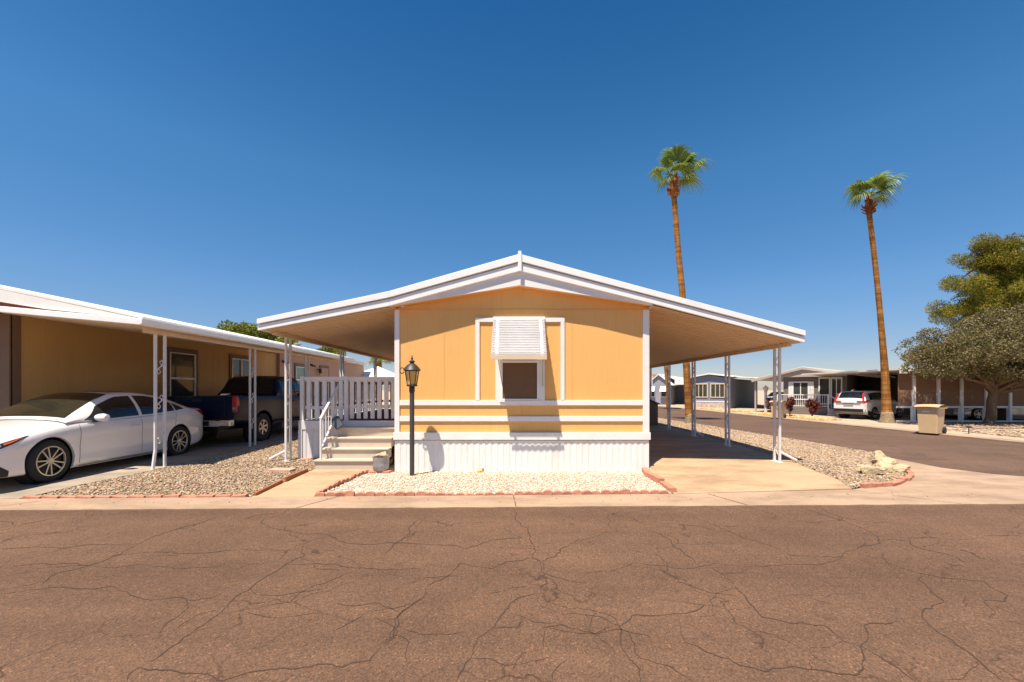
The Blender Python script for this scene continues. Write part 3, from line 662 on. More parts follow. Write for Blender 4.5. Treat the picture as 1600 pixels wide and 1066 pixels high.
def picket_panel(name, ax, a, b, fixed, z0, z1, pitch, w, parent, rail_off):
    m = MB(); k = int(round((b - a) / pitch)); p = (b - a) / k
    for i in range(k):
        c = a + p * (i + .5)
        if ax == 'x': m.box(c - w / 2, c + w / 2, fixed - .012, fixed + .012, z0, z1 - .075)
        else: m.box(fixed - .012, fixed + .012, c - w / 2, c + w / 2, z0, z1 - .075)
    for za, zb_ in ((z1 - .11, z1 - .002), (z0 + .22, z0 + .29)):
        if ax == 'x': m.box(a, b, fixed + .013, fixed + .05, za, zb_)
        else: m.box(fixed + .013, fixed + .05, a, b, za, zb_)
    if ax == 'x': m.box(a, b, fixed - .03, fixed + .0125, z1 - .074, z1)
    else: m.box(fixed - .03, fixed + .0125, a, b, z1 - .074, z1)
    return m.build(name, 'deckwhite', parent, bevel=.003)
FZ0, FZ1 = 1.01, 1.925
picket_panel('railing', 'x', DX0 + .08, -3.63, DY + .02, FZ0, FZ1, .172, .088, deck, 1)
picket_panel('gate', 'x', -3.56, DX1 - .02, DY + .035, FZ0 + .02, FZ1, .150, .088, deck, 1)
picket_panel('railing', 'y', DY + .06, 14.4, DX0 + .02, FZ0, FZ1, .175, .09, deck, 1)
picket_panel('railing', 'x', DX0 + .08, DX1 - .02, 14.4, FZ0, FZ1, .175, .09, deck, 1)
for x in (DX0 + .035, -3.595): MB().box(x - .04, x + .04, DY - .02, DY + .06, FZ0 - .02, FZ1 + .012).build('post', 'deckwhite', deck, bevel=.004)
steps = thing('porch_steps', 'beige four-step porch stairs leading up to the white deck', 'steps', (-3.2, 8.06, .1))
SX0, SX1 = -3.84, -2.50
prof = [(8.05, .298, -2.70), (8.27, .488, SX1), (8.49, .678, SX1), (8.71, .866, SX1)]
for i, (y, z, x1) in enumerate(prof):
    x0 = SX0 + .02 * i + (.0 if i == 0 else .01)
    zb = .05 if i == 0 else prof[i - 1][1] - .004
    yb = prof[i + 1][0] + .02 if i < 3 else DY - .035
    m = MB(); m.box(x0, x1, y + .015, yb, zb, z - .036); st = m.build('step', 'step', steps, bevel=.004)
    t = MB(); t.box(x0 - .018, x1 + .015, y - .012, yb - .002, z - .035, z); t.build('tread', 'step', st, bevel=.008)
rail = thing('stair_railing', 'white metal handrail with thin balusters on left side of porch steps', 'railing', (-3.74, 8.12, .3))
m = MB(); rx = -3.745; ya, za, yb, zb = 8.10, 1.10, 8.90, 1.74
m.bar((rx, ya - .01, za - .01), (rx, yb, zb), .042, .03); m.build('handrail', 'deckwhite', rail, bevel=.004)
m = MB(); m.box(rx - .017, rx + .017, ya - .015, ya + .02, .30, za); m.build('newel_post', 'deckwhite', rail, bevel=.003)
m = MB(); m.bar((rx, ya + .02, .50), (rx, yb - .05, 1.18), .028, .028); m.build('bottom_rail', 'deckwhite', rail)
for k in range(6):
    t = (k + .8) / 6.6; y = ya + (yb - ya) * t
    MB().box(rx - .008, rx + .008, y - .008, y + .008, .50 + .68 * t, za + (zb - za) * t).build('baluster', 'deckwhite', rail)
bx = thing('mail_tray', 'small slate-grey plastic tray hanging tilted on the stair handrail', 'tray', (-3.62, 8.62, .93))
m = MB(); m.bar((-3.72, 8.66, 1.06), (-3.58, 8.60, .88), .16, .09, (0, 1, 0)); m.build('tray_body', 'greyplastic', bx, bevel=.006)
m = MB(); m.bar((-3.705, 8.60, 1.065), (-3.565, 8.545, .885), .17, .014, (0, 1, 0)); m.build('tray_face', 'greyplastic', bx, bevel=.004)
# things glimpsed behind the pickets
lt = thing('lattice_screen', 'dark lattice screen standing at the back of the porch deck', 'screen', (-3.0, 13.6, DZ))
m = MB()
for k in range(9): m.bar((-3.5 + k * .13, 13.6, DZ), (-3.5 + k * .13, 13.6, DZ + .95), .03, .02, (0, 1, 0))
for k in range(7): m.bar((-3.52, 13.62, DZ + .06 + k * .145), (-2.44, 13.62, DZ + .06 + k * .145), .02, .03, (0, 1, 0))
m.build('slats', 'brownwood', lt)
m = MB()
m.bar((-3.55, 13.6, DZ + .97), (-2.40, 13.6, DZ + .97), .05, .05); m.bar((-3.55, 13.6, DZ), (-3.55, 13.6, DZ + .95), .05, .05); m.build('frame', 'brownwood', lt)
lamp = thing('lamp_post', 'black lantern on a dark post standing in the white gravel', 'lamp post', (-1.875, 7.665, .06))
lx, ly = -1.875, 7.665
MB().lathe([(.043, .03), (.043, 1.62), (.040, 1.66)], (lx, ly, 0), 16).build('pole', 'pole', lamp, True)
MB().lathe([(.046, 1.60), (.052, 1.62), (.052, 1.69), (.046, 1.71)], (lx, ly, 0), 16).build('collar', 'lampblack', lamp, True)
def hexring(m, r0, z0, r1, z1, n=6, ph=.4, th=.012):
    for k in range(n):
        a = ph + k * 2 * math.pi / n
        m.bar((lx + r0 * math.cos(a), ly + r0 * math.sin(a), z0), (lx + r1 * math.cos(a), ly + r1 * math.sin(a), z1), th, th)
m = MB(); m.lathe([(.05, 1.705), (.098, 1.712), (.098, 1.735), (.08, 1.745)], (lx, ly, 0), 6); m.build('lantern_base', 'lampblack', lamp)
m = MB(); hexring(m, .085, 1.742, .125, 1.99); m.lathe([(.128, 1.985), (.133, 1.985), (.133, 2.0), (.1, 2.0)], (lx, ly, 0), 24); m.build('lantern_cage', 'lampblack', lamp)
m = MB(); v = []
for z, r in ((1.745, .079), (1.985, .119)):
    v += [(lx + r * math.cos(.4 + k * math.pi / 3), ly + r * math.sin(.4 + k * math.pi / 3), z) for k in range(6)]
m.add(v, [(k, (k + 1) % 6, 6 + (k + 1) % 6, 6 + k) for k in range(6)]); m.build('lantern_glass', 'amber', lamp)
MB().lathe([(.155, 1.998), (.160, 2.005), (.150, 2.022), (.122, 2.06), (.085, 2.10), (.05, 2.125), (.03, 2.135), (.045, 2.15), (.058, 2.165), (.03, 2.185), (.016, 2.20), (.022, 2.222), (.012, 2.24), (.008, 2.27), (.001, 2.285)], (lx, ly, 0), 20).build('lantern_roof', 'lampblack', lamp, True)
m = MB(); m.tube([(lx - .14, ly, 2.02), (lx - .16, ly, 2.045), (lx - .195, ly, 2.05), (lx - .222, ly, 2.02), (lx - .222, ly, 1.975), (lx - .195, ly, 1.945), (lx - .165, ly, 1.95), (lx - .15, ly, 1.975)], .009, 6); m.build('scroll_hook', 'lampblack', lamp)
slab = MB().box(-2.78, -2.36, 7.9, 8.14, .05, .112).build('brick_slab', 'brick', None, bevel=.008); tag(slab, 'flat terracotta slab under the grey bucket beside the porch steps', 'slab')
pot = thing('bucket', 'galvanised grey bucket with a pale stone on top beside the porch steps', 'bucket', (-2.555, 8.02, .112))
MB().lathe([(.135, .114), (.14, .12), (.148, .20), (.150, .21), (.148, .22), (.150, .30), (.158, .352), (.158, .368), (.146, .368), (.142, .32), (.001, .315)], (-2.555, 8.02, 0), 24).build('bucket_body', 'galv', pot, True)
MB().lathe([(.001, .312), (.141, .316), (.139, .33), (.001, .336)], (-2.555, 8.02, 0), 16).build('soil', 'gravbase', pot)
def rock(name, loc, size, label, seed, m='rock', rz=0, n=3, group=None):
    rr = random.Random(seed); bm = bmesh.new(); bmesh.ops.create_icosphere(bm, subdivisions=n, radius=1)
    for k in range(15):                      # chop with random planes for flat facets
        d = Vector((rr.gauss(0, 1), rr.gauss(0, 1), rr.gauss(.3, .8))).normalized(); h = rr.uniform(.42, .8)
        for v in bm.verts:
            e = v.co.dot(d) - h
            if e > 0: v.co -= d * e * .93
    for v in bm.verts: v.co *= 1 + rr.uniform(-.05, .05)
    rot = Matrix.Rotation(rz, 4, 'Z')
    k_ = [max(abs(v.co[i]) for v in bm.verts) for i in range(3)]
    for v in bm.verts:
        v.co = Vector((v.co.x * size[0] / k_[0], v.co.y * size[1] / k_[1], v.co.z * size[2] / k_[2])); v.co = rot @ v.co
    zm = min(v.co.z for v in bm.verts)
    for v in bm.verts: v.co.z -= zm * .85
    me = bpy.data.meshes.new(name); bm.to_mesh(me); bm.free()
    o = link(name, me, m); o.location = loc; return tag(o, label, 'rock', group)
rock('stone', (-2.545, 8.0, .325), (.11, .10, .085), 'pale cream stone resting inside the grey bucket', 4)
pv = MB(); pv.bar((-4.62, 7.96, .128), (-4.18, 7.92, .128), .20, .05); tag(pv.build('paver', 'slab', bevel=.008), 'pink rectangular paver lying on the gravel left of the walkway', 'paver')
# rocks on the corner bed
rock('boulder', (7.92, 9.15, H(7.92, 9.15) - .02), (.16, .15, .15), 'cream rock with a dark side at the back of the corner gravel bed', 11, rz=.5)
rock('boulder', (7.62, 8.62, H(7.6, 8.6) - .04), (.27, .19, .13), 'largest pale cream rock in the middle of the corner rock pile', 23, rz=-.3)
rock('boulder', (6.56, 7.74, H(6.5, 7.7) - .03), (.23, .15, .13), 'low cream rock with dark underside nearest the driveway', 31, rz=-.45)
rock('boulder', (7.02, 7.98, H(7.0, 8.0) - .03), (.15, .14, .13), 'grey-white pointed rock between the other corner rocks', 47, rz=.9)
rock('boulder', (7.36, 8.02, H(7.3, 8.0) - .04), (.20, .12, .11), 'flat grey-white rock lying next to the terracotta curve', 58, rz=-.5)
# terracotta edging
def edging(pts, pitch, label, group, kind, hf, h=.085, w=.055, m='brick', name='edging_brick', skip=()):
    P_ = [Vector((x, y, 0)) for x, y in pts]; L = [0]
    for a, b in zip(P_, P_[1:]): L.append(L[-1] + (b - a).length)
    n = max(1, int(L[-1] / pitch)); rr = random.Random(len(pts) * 7 + n)
    if kind == 'scallop':
        mb = MB(); a = pitch * .49
        mb.prism([(-a, -.06)] + [(-a * math.cos(math.pi * t / 8), h * (.45 + .55 * math.sin(math.pi * t / 8))) for t in range(9)] + [(a, -.06)], -w / 2, w / 2)
    else:
        mb = MB(); mb.box(-pitch * .49, pitch * .49, -w / 2, w / 2, -.05, h)
    base = None
    for i in range(n):
        s = (i + .5) * L[-1] / n
        k = max(j for j in range(len(L) - 1) if L[j] <= s); d = (P_[k + 1] - P_[k]); t = (s - L[k]) / d.length; p = P_[k] + d * t
        if base is None:
            o = base = mb.build(name, m, None, bevel=.008)
        else:
            o = base.copy(); COL.objects.link(o)
        o.location = (p.x + rr.gauss(0, .005), p.y + rr.gauss(0, .006), hf(p.x, p.y) + rr.gauss(-.004, .009)); o.rotation_euler = (rr.gauss(0, .06), rr.gauss(0, .05), math.atan2(d.y, d.x) + rr.gauss(0, .05))
        tag(o, label, 'edging', group)
lb = lambda x, y: .035
edging([(-3.03, edge_i(-3.03) + .035), (2.40, edge_i(2.4) + .035)], .150, 'scalloped terracotta edging brick in the row along the curb of the white gravel', 'scalloped bricks along the curb', 'scallop', lambda x, y: .035 - .03 * max(0, math.sin((x + 2) * 1.1)) ** 3, .062)
edging([(-3.05, edge_i(-3.05) + .11), (-2.80, 7.96)], .118, 'small terracotta edging brick between the walkway and the white gravel', 'scalloped bricks along the walkway', 'scallop', lambda x, y: H(x, y) - .01, .06, .05)
edging([(2.47, edge_i(2.47) + .06), (2.50, 7.0), (2.42, 7.6), (2.53, 8.12)], .52, 'thick rounded terracotta block between the white gravel and the driveway', 'thick terracotta blocks by the driveway', 'block', lambda x, y: H(x, y) - .01, .085, .12)
edging([(-7.3, edge_i(-7.3) + .03), (-4.02, edge_i(-4.0) + .03)], .235, 'flat terracotta brick in the row between left gravel bed and curb', 'flat bricks along the left gravel bed', 'block', lambda x, y: .028, .038, .075)
edging([(-3.97, edge_i(-3.97) + .04), (-3.90, 7.93)], .75, 'thin redwood edging board between left gravel bed and walkway', 'redwood boards along the walkway', 'block', lambda x, y: H(x, y) + .0, .07, .035, 'redwood', 'edging_board')
edging([(5.72, 6.90), (6.5, 7.10), (7.2, 7.60), (7.75, 8.30), (8.0, 9.0), (8.16, 9.5)], .2, 'terracotta brick in the curved row round the corner gravel bed', 'curved bricks round the corner bed', 'block', lambda x, y: H(x, y) - .005, .06, .085)
edging([(-4.6, 8.88), (-3.95, 8.88)], .3, 'terracotta brick lying at the foot of the white deck skirt', 'bricks at the deck foot', 'block', lambda x, y: H(x, y) - .01, .04, .07)
yv = thing('sprinkler_valve', 'small yellow sprinkler valve against the white skirting', 'valve', (-.66, 8.1, .06))
m = MB(); m.lathe([(.04, .04), (.045, .09), (.03, .11), (.001, .112)], (-.68, 8.08, 0), 10); m.build('valve_body', 'yellow', yv); m = MB(); m.lathe([(.018, .04), (.02, .13), (.001, .135)], (-.61, 8.09, 0), 8); m.build('valve_cap', 'brick', yv)
# brown storage box at the far end of the right carport
sb = thing('storage_box', 'brown metal storage box with a sloping lid at the far end of the right carport', 'box', (5.0, 16.6, .25))
m = MB(); m.prism([(4.3, .24), (5.58, .24), (5.58, 1.08), (4.3, 1.62)], 16.3, 17.2); m.build('box_body', 'storage', sb, bevel=.01)
m = MB(); m.bar((4.26, 16.74, 1.675), (5.64, 16.74, 1.09), 1.0, .04, (0, 0, 1)); m.build('lid', 'greyplastic', sb)
# ------------------------------------------------------------------ vehicles
def cr(pts, x):                               # smooth interpolation through (x, value) points
    n = len(pts)
    if x <= pts[0][0]: return pts[0][1]
    if x >= pts[-1][0]: return pts[-1][1]
    i = max(j for j in range(n - 1) if pts[j][0] <= x)
    x0, y0 = pts[i]; x1, y1 = pts[i + 1]; h = x1 - x0; t = (x - x0) / h
    d = (y1 - y0) / h
    dl = (y0 - pts[i - 1][1]) / (x0 - pts[i - 1][0]) if i else d
    dr = (pts[i + 2][1] - y1) / (pts[i + 2][0] - x1) if i + 2 < n else d
    m0 = 0 if d * dl <= 0 else 2 * d * dl / (d + dl); m1 = 0 if d * dr <= 0 else 2 * d * dr / (d + dr)
    if i == 0: m0 = d
    if i + 2 >= n: m1 = d
    return (2*t**3-3*t*t+1)*y0 + (t**3-2*t*t+t)*h*m0 + (-2*t**3+3*t*t)*y1 + (t**3-t*t)*h*m1
class Car:
    """x forward, y left, z up; body lofted from curves in x"""
    def __init__(s, d): s.__dict__.update(d)
    def body(s, x, v):                        # v 0..1 from sill up the flank (0-.72) and over to the centre line (1)
        w = cr(s.w, x); zb = cr(s.zb, x); zs = cr(s.zs, x); zt = cr(s.zt, x); h = zs - zb
        K = [(0, (w * .93, zb)), (.10, (w * .975, zb + .06 * h)), (.28, (w * .99, zb + .30 * h)), (.42, (w * s.mid, zb + .52 * h)), (.56, (w * 1.0, zb + .74 * h)), (.66, (w * .985, zb + .90 * h)), (.73, (w * .95, zs)), (.80, (w * .87, zs + (zt - zs) * .45)), (.90, (w * .5, zs + (zt - zs) * .86)), (1, (0, zt))]
        return (cr([(a, b[0]) for a, b in K], v), cr([(a, b[1]) for a, b in K], v))
    def bp(s, x, v, sg=1): y, z = s.body(x, v); return Vector((x, y * sg, z))
    def gp(s, x, t, sg=1):                    # greenhouse side, t 0 belt .. 1 roof edge
        wb = cr(s.gb, x); wr = cr(s.gr, x); z0 = cr(s.belt, x); z1 = max(z0 + .005, cr(s.roof, x) - s.rd)
        return Vector((x, sg * (wb + (wr - wb) * t + .035 * math.sin(math.pi * t)), z0 + (z1 - z0) * t))
    def tp(s, x, u):                          # greenhouse top, u -1..1
        wr = cr(s.gr, x); z1 = max(cr(s.belt, x) + .005, cr(s.roof, x) - s.rd); e = cr(s.roof, x) - z1
        return Vector((x, u * wr, z1 + e * (1 - u * u) ** .6 if abs(u) < 1 else z1))
    def build(s, root, paint):
        X = np.linspace(s.x0, s.x1, 90); V = [0, .05, .1, .19, .28, .35, .42, .49, .56, .61, .66, .70, .73, .765, .80, .85, .90, .95, 1]
        m = MB(); rows = []
        for x in X:
            r = [s.bp(x, v, 1) for v in V]; l = [s.bp(x, v, -1) for v in V[:-1]][::-1]
            rows.append([Vector((x, 0, r[0].z))] + r + l)
        rows2 = [r + [r[0]] for r in rows]; m.grid(rows2)
        n = len(rows[0]); o1 = len(m.v); m.v += [tuple(p) for p in rows[0]] + [tuple(p) for p in rows[-1]]
        m.f += [tuple(range(o1, o1 + n)), tuple(range(o1 + n, o1 + 2 * n))]
        me = bpy.data.meshes.new('body'); me.from_pydata(m.v, [], m.f)
        bm = bmesh.new(); bm.from_mesh(me); bmesh.ops.remove_doubles(bm, verts=bm.verts, dist=1e-5); bmesh.ops.recalc_face_normals(bm, faces=bm.faces); bm.to_mesh(me); bm.free()
        tmp = bpy.data.objects.new('tmp', me); COL.objects.link(tmp)
        cut = MB()
        for ax in s.axles:
            for sg in (1, -1):
                cut.lathe([(s.arch, sg * (s.hw - .30)), (s.arch, sg * (s.hw + .2))], (ax, 0, s.wr), 40, 'y')
        cme = bpy.data.meshes.new('cut'); cme.from_pydata(cut.v, [], cut.f); bm = bmesh.new(); bm.from_mesh(cme); bmesh.ops.recalc_face_normals(bm, faces=bm.faces); bm.to_mesh(cme); bm.free()
        co = bpy.data.objects.new('cut', cme); COL.objects.link(co)
        md = tmp.modifiers.new('b', 'BOOLEAN'); md.object = co; md.operation = 'DIFFERENCE'; md.solver = 'EXACT'
        dg = bpy.context.evaluated_depsgraph_get(); res = bpy.data.meshes.new_from_object(tmp.evaluated_get(dg)); res.name = 'body'
        bpy.data.objects.remove(tmp); bpy.data.objects.remove(co); res.materials.clear()
        s.root = root; o = link('body', res, paint, root, True, 0, False)
        # greenhouse
        g = MB(); XS = np.linspace(s.gx0, s.gx1, 60); rows = []
        for x in XS:
            l = [s.gp(x, t, 1) for t in np.linspace(0, 1, 8)]; t_ = [s.tp(x, u) for u in np.linspace(.94, -.94, 13)]; r = [s.gp(x, t, -1) for t in np.linspace(1, 0, 8)]
            rows.append(l + t_ + r)
        g.grid(rows); g.build('roof', paint, root, True, 0, False)
        # wheel wells
        for ax in s.axles:
            for sg in (1, -1):
                MB().lathe([(s.arch - .004, sg * (s.hw - .31)), (s.arch - .004, sg * (s.hw - .05))], (ax, 0, s.wr), 32, 'y', False).lathe([(.001, sg * (s.hw - .29)), (s.arch, sg * (s.hw - .29))], (ax, 0, s.wr), 32, 'y', False).build('wheel_well', 'black', root, False, 0, False)
                s.wheel(ax, sg)
    def wheel(s, ax, sg):
        r, wd = s.wr, s.ww; c = (ax, 0, r); y0 = s.hw - .015
        w = MB(); rr = s.rimr
        w.lathe([(rr, sg * (y0 - .01)), (rr + .015, sg * (y0 - .002)), (r - .05, sg * y0), (r - .02, sg * (y0 - .015)), (r, sg * (y0 - .045)), (r, sg * (y0 - wd + .04)), (r - .04, sg * (y0 - wd)), (rr, sg * (y0 - wd))], c, 40, 'y', False)
        t = w.build('wheel', 'tyre', s.root, True, 0, False)
        d = MB(); d.lathe([(.001, sg * (y0 - .07)), (rr - .005, sg * (y0 - .06)), (rr, sg * (y0 - .02))], c, 32, 'y', False); d.build('spoke_backdrop', 'black', t, True, 0, False)  # black disc put in as the dark background behind the spokes
        sp = MB(); sp.lathe([(rr + .001, sg * (y0 - .02)), (rr + .004, sg * (y0 - .001)), (rr - .012, sg * (y0 + .001)), (rr - .02, sg * (y0 - .02))], c, 40, 'y', False)
        n = s.spokes; wsp = s.spw
        for k in range(n):
            a = 2 * math.pi * (k + .3) / n; off = .09 if s.twin and k % 2 else (-.09 if s.twin else 0); b = a + off
            sp.bar((ax + .05 * math.cos(a), sg * (y0 - .022), r + .05 * math.sin(a)), (ax + (rr - .008) * math.cos(b), sg * (y0 - .010), r + (rr - .008) * math.sin(b)), wsp, .016, (0, 1, 0))
        sp.lathe([(.001, sg * (y0 - .006)), (.045, sg * (y0 - .008)), (.06, sg * (y0 - .03))], c, 16, 'y', False)
        sp.build('rim', 'rim', t, False, 0, False)
    def gpatch(s, name, m, top, bot, sg=1, eps=.006, parent=None):       # window on the greenhouse flank between curves t(x)
        x0, x1 = top[0][0], top[-1][0]; rows = []
        for x in np.linspace(x0, x1, 22):
            tb = np.interp(x, [p[0] for p in bot], [p[1] for p in bot]); tt = np.interp(x, [p[0] for p in top], [p[1] for p in top])
            rows.append([s.gp(x, tb + (tt - tb) * k / 7, sg) + Vector((0, sg * eps, eps * .3)) for k in range(8)])
        return MB().grid(rows).build(name, m, parent or s.root, 'all', 0, False)
    def tpatch(s, name, m, xa, xb, u, eps=.006, taper=0):
        rows = []
        for i, x in enumerate(np.linspace(xa, xb, 16)):
            rows.append([s.tp(x, k * u) + Vector((0, 0, eps)) for k in np.linspace(-1, 1, 15)])
        return MB().grid(rows).build(name, m, s.root, 'all', 0, False)
    def bpatch(s, name, m, top, bot, sg=1, eps=.005, parent=None):       # patch on the body flank, (x, v) curves
        x0, x1 = top[0][0], top[-1][0]; rows = []
        for x in np.linspace(x0, x1, 16):
            vb = np.interp(x, [p[0] for p in bot], [p[1] for p in bot]); vt = np.interp(x, [p[0] for p in top], [p[1] for p in top]); r = []
            for k in range(9):
                v = vb + (vt - vb) * k / 8; p = s.bp(x, v, sg)
                a = s.bp(x, min(1, v + .01), sg) - s.bp(x, max(0, v - .01), sg); b = s.bp(x + .01, v, sg) - s.bp(x - .01, v, sg)
                nn = a.cross(b) * (-sg)
                nn = nn.normalized() if nn.length > 1e-9 else Vector((0, sg, 0))
                if nn.y * sg < -.01: nn = -nn
                r.append(p + nn * eps)
            rows.append(r)
        return MB().grid(rows).build(name, m, parent or s.root, 'all', 0, False)
    def seam(s, xs, v0, v1, sg=1, w=.004):
        m = MB()
        for xa, xb in xs:
            rows = []
            for k in range(12):
                v = v0 + (v1 - v0) * k / 11; x = xa + (xb - xa) * k / 11
                rows.append([s.bp(x - w, v, sg) + Vector((0, sg * .002, 0)), s.bp(x + w, v, sg) + Vector((0, sg * .002, 0))])
            m.grid(rows)
        return m
    def handle(s, x, v, sg):
        p = s.bp(x, v, sg); m = MB(); m.tube([p + Vector((-.11, 0, 0)), p + Vector((-.085, sg * .03, 0)), p + Vector((.085, sg * .03, .0)), p + Vector((.11, 0, 0))], .014, 8); return m
    def mirror(s, x, t, sg, m, arm='black'):
        p = s.gp(x, t, sg); b = MB(); c = p + Vector((-.02, sg * .15, .03))
        rows = [(.001, -.125), (.06, -.11), (.085, -.05), (.09, .03), (.07, .10), (.001, .125)]
        k0 = len(b.v); b.lathe(rows, (0, 0, 0), 14, 'y')
        b.v = [(c.x + v[0] * .85, c.y + v[1] * .95, c.z + v[2] * .82) for v in b.v]
        o = b.build('mirror', m, s.root, True, 0, False)
        MB().bar(p + Vector((0, -sg * .03, -.03)), c + Vector((0, -sg * .06, -.05)), .06, .05).build('mirror_arm', arm, o, False, 0, False)

# white sedan under the neighbour's carport (faces the street)
sed = dict(x0=-2.42, x1=2.42, hw=.92, axles=(1.42, -1.40), arch=.385, wr=.345, ww=.22, rimr=.235, spokes=10, spw=.020, twin=True, mid=.985, rd=.05,
    w=[(-2.42, .70), (-2.30, .80), (-2.0, .875), (-1.2, .92), (0, .92), (1.2, .92), (1.9, .88), (2.2, .80), (2.42, .62)],
    zb=[(-2.42, .36), (-2.1, .24), (-1.2, .17), (1.2, .17), (2.0, .19), (2.42, .24)],
    zs=[(-2.42, .95), (-2.2, 1.01), (-1.5, 1.01), (-.5, .955), (.6, .925), (1.3, .86), (1.9, .74), (2.2, .66), (2.42, .56)],
    zt=[(-2.42, 1.0), (-2.25, 1.09), (-1.6, 1.075), (-.5, 1.02), (.85, 1.02), (1.4, .945), (1.9, .845), (2.25, .74), (2.42, .62)],
    belt=[(-2.1, 1.03), (-1.4, 1.005), (-.5, .965), (.3, .94), (1.15, .93)],
    roof=[(-2.1, 1.06), (-1.85, 1.145), (-1.45, 1.29), (-1.0, 1.41), (-.45, 1.465), (.0, 1.45), (.35, 1.36), (.8, 1.17), (1.15, 1.0)],
    gb=[(-2.1, .80), (-1.4, .87), (-.5, .885), (.5, .885), (1.15, .84)], gr=[(-2.1, .74), (-1.5, .66), (-.9, .60), (-.2, .60), (.35, .64), (.8, .72), (1.15, .80)],
    gx0=-2.1, gx1=1.15)
S = Car(sed); SX, SY = -8.77, 7.08 + 1.42
car = thing('parked_car', 'white four-door sedan parked nose-out under the left neighbour carport', 'car', (SX, SY, .075), R(-90))
S.build(car, 'carwhite')
car.scale = (.97, 1, 1.055)
S.tpatch('windscreen', 'wscreen', .10, 1.06, .955)
S.tpatch('rear_window', 'glass', -1.95, -1.18, .93); S.tpatch('sunroof', 'glass', -.75, -.12, .62)
for sg in (1, -1):
    S.gpatch('side_window', 'glass', [(-.32, .90), (.0, .90), (.5, .80), (.82, .2)], [(-.32, .06), (.5, .06), (.82, .1)], sg)
    S.gpatch('side_window', 'glass', [(-1.28, .72), (-1.1, .86), (-.8, .91), (-.40, .90)], [(-1.28, .10), (-.8, .06), (-.40, .06)], sg)
    S.gpatch('side_window', 'glass', [(-1.58, .35), (-1.45, .62), (-1.32, .71)], [(-1.58, .25), (-1.32, .10)], sg)
    S.bpatch('headlight', 'black', [(1.72, .735), (1.95, .735), (2.25, .72), (2.34, .66)], [(1.72, .73), (1.95, .665), (2.25, .60), (2.34, .58)], sg)
    S.bpatch('turn_signal', 'orange', [(1.80, .728), (1.98, .715), (2.05, .71)], [(1.80, .722), (1.98, .685), (2.05, .678)], sg, .009)
    S.bpatch('headlight_lens', 'lens', [(2.08, .715), (2.25, .70), (2.32, .65)], [(2.08, .665), (2.25, .615), (2.32, .60)], sg, .009)
    S.bpatch('tail_light', 'red', [(-2.36, .74), (-2.2, .74), (-2.0, .73)], [(-2.36, .62), (-2.2, .62), (-2.0, .715)], sg)
    S.bpatch('bumper_vent', 'black', [(2.0, .20), (2.15, .36), (2.3, .40)], [(2.0, .05), (2.15, .02), (2.3, .02)], sg)
    S.bpatch('sill_trim', 'silver', [(-.95, .115), (.95, .115)], [(-.95, .05), (.95, .05)], sg, .006)
    dd = S.seam([(.95, .93), (-.36, -.36)], .14, .72, sg); dd = dd
    dd.build('door_seam', 'black', car, False, 0, False)
    S.seam([(-1.18, -1.30)], .30, .72, sg).build('door_seam', 'black', car, False, 0, False)
    S.handle(-.18, .60, sg).build('door_handle', 'carwhite', car, True, 0, False); S.handle(-1.16, .62, sg).build('door_handle', 'carwhite', car, True, 0, False)
    S.mirror(.66, .12, sg, 'carwhite')
m = MB(); m.box(2.395, 2.435, -.5, .5, .28, .46); m.build('grille', 'black', car, False, .01, False)
m = MB()
for sg in (-.36, .36): m.box(.05, .28, sg - .2, sg + .2, .93, 1.25); m.box(.0, .06, sg - .11, sg + .11, 1.26, 1.36)
# navy pickup behind it, tail toward the street
pk = dict(x0=-2.9, x1=2.9, hw=1.0, axles=(1.95, -1.62), arch=.50, wr=.415, ww=.29, rimr=.215, spokes=6, spw=.05, twin=False, mid=.99, rd=.045,
    w=[(-2.9, .965), (-2.8, .985), (-1, 1.0), (1.5, 1.0), (2.4, .97), (2.75, .90), (2.9, .78)], zb=[(-2.9, .62), (-2.2, .56), (-1, .50), (2, .50), (2.9, .55)],
    zs=[(-2.9, 1.33), (-2.7, 1.34), (-.9, 1.33), (1.2, 1.30), (2.4, 1.22), (2.9, 1.12)], zt=[(-2.9, 1.35), (-2.7, 1.36), (-.9, 1.35), (1.2, 1.38), (2.4, 1.30), (2.9, 1.15)],
    belt=[(-.9, 1.32), (1.35, 1.28)], roof=[(-.9, 1.36), (-.70, 1.66), (-.55, 1.90), (-.25, 1.975), (.3, 1.985), (.6, 1.93), (.9, 1.73), (1.35, 1.40)],
    gb=[(-.9, .93), (1.35, .92)], gr=[(-.9, .90), (-.55, .76), (0, .74), (.6, .76), (1.35, .86)], gx0=-.9, gx1=1.35)
T = Car(pk); TX, TY = -8.38, 12.35 + 1.62
trk = thing('pickup_truck', 'dark navy pickup truck with red tail lamps parked behind the white sedan', 'truck', (TX, TY, .13), R(90))
T.build(trk, 'navy')
T.tpatch('rear_window', 'glass', -.87, -.50, .9); T.tpatch('windscreen', 'wscreen', .62, 1.28, .93)
for sg in (1, -1):
    T.gpatch('side_window', 'glass', [(-.52, .88), (-.15, .92), (.18, .92)], [(-.66, .1), (-.15, .08), (.18, .08)], sg)
    T.gpatch('side_window', 'glass', [(.30, .92), (.62, .88), (1.0, .7)], [(.30, .08), (.62, .08), (1.0, .08)], sg)
    T.bpatch('tail_light', 'red', [(-2.895, .735), (-2.72, .735)], [(-2.895, .50), (-2.72, .50)], sg, .012)
    T.seam([(.24, .24), (1.22, 1.22), (-.86, -.86), (-.72, -.72)], .12, .72, sg).build('door_seam', 'black', trk, False, 0, False)
    T.handle(.02, .60, sg).build('door_handle', 'navy', trk, True, 0, False)
    T.mirror(.95, .2, sg, 'black')
    T.bpatch('sill_trim', 'chrome', [(-1.05, .10), (1.35, .10)], [(-1.05, .04), (1.35, .04)], sg, .01)
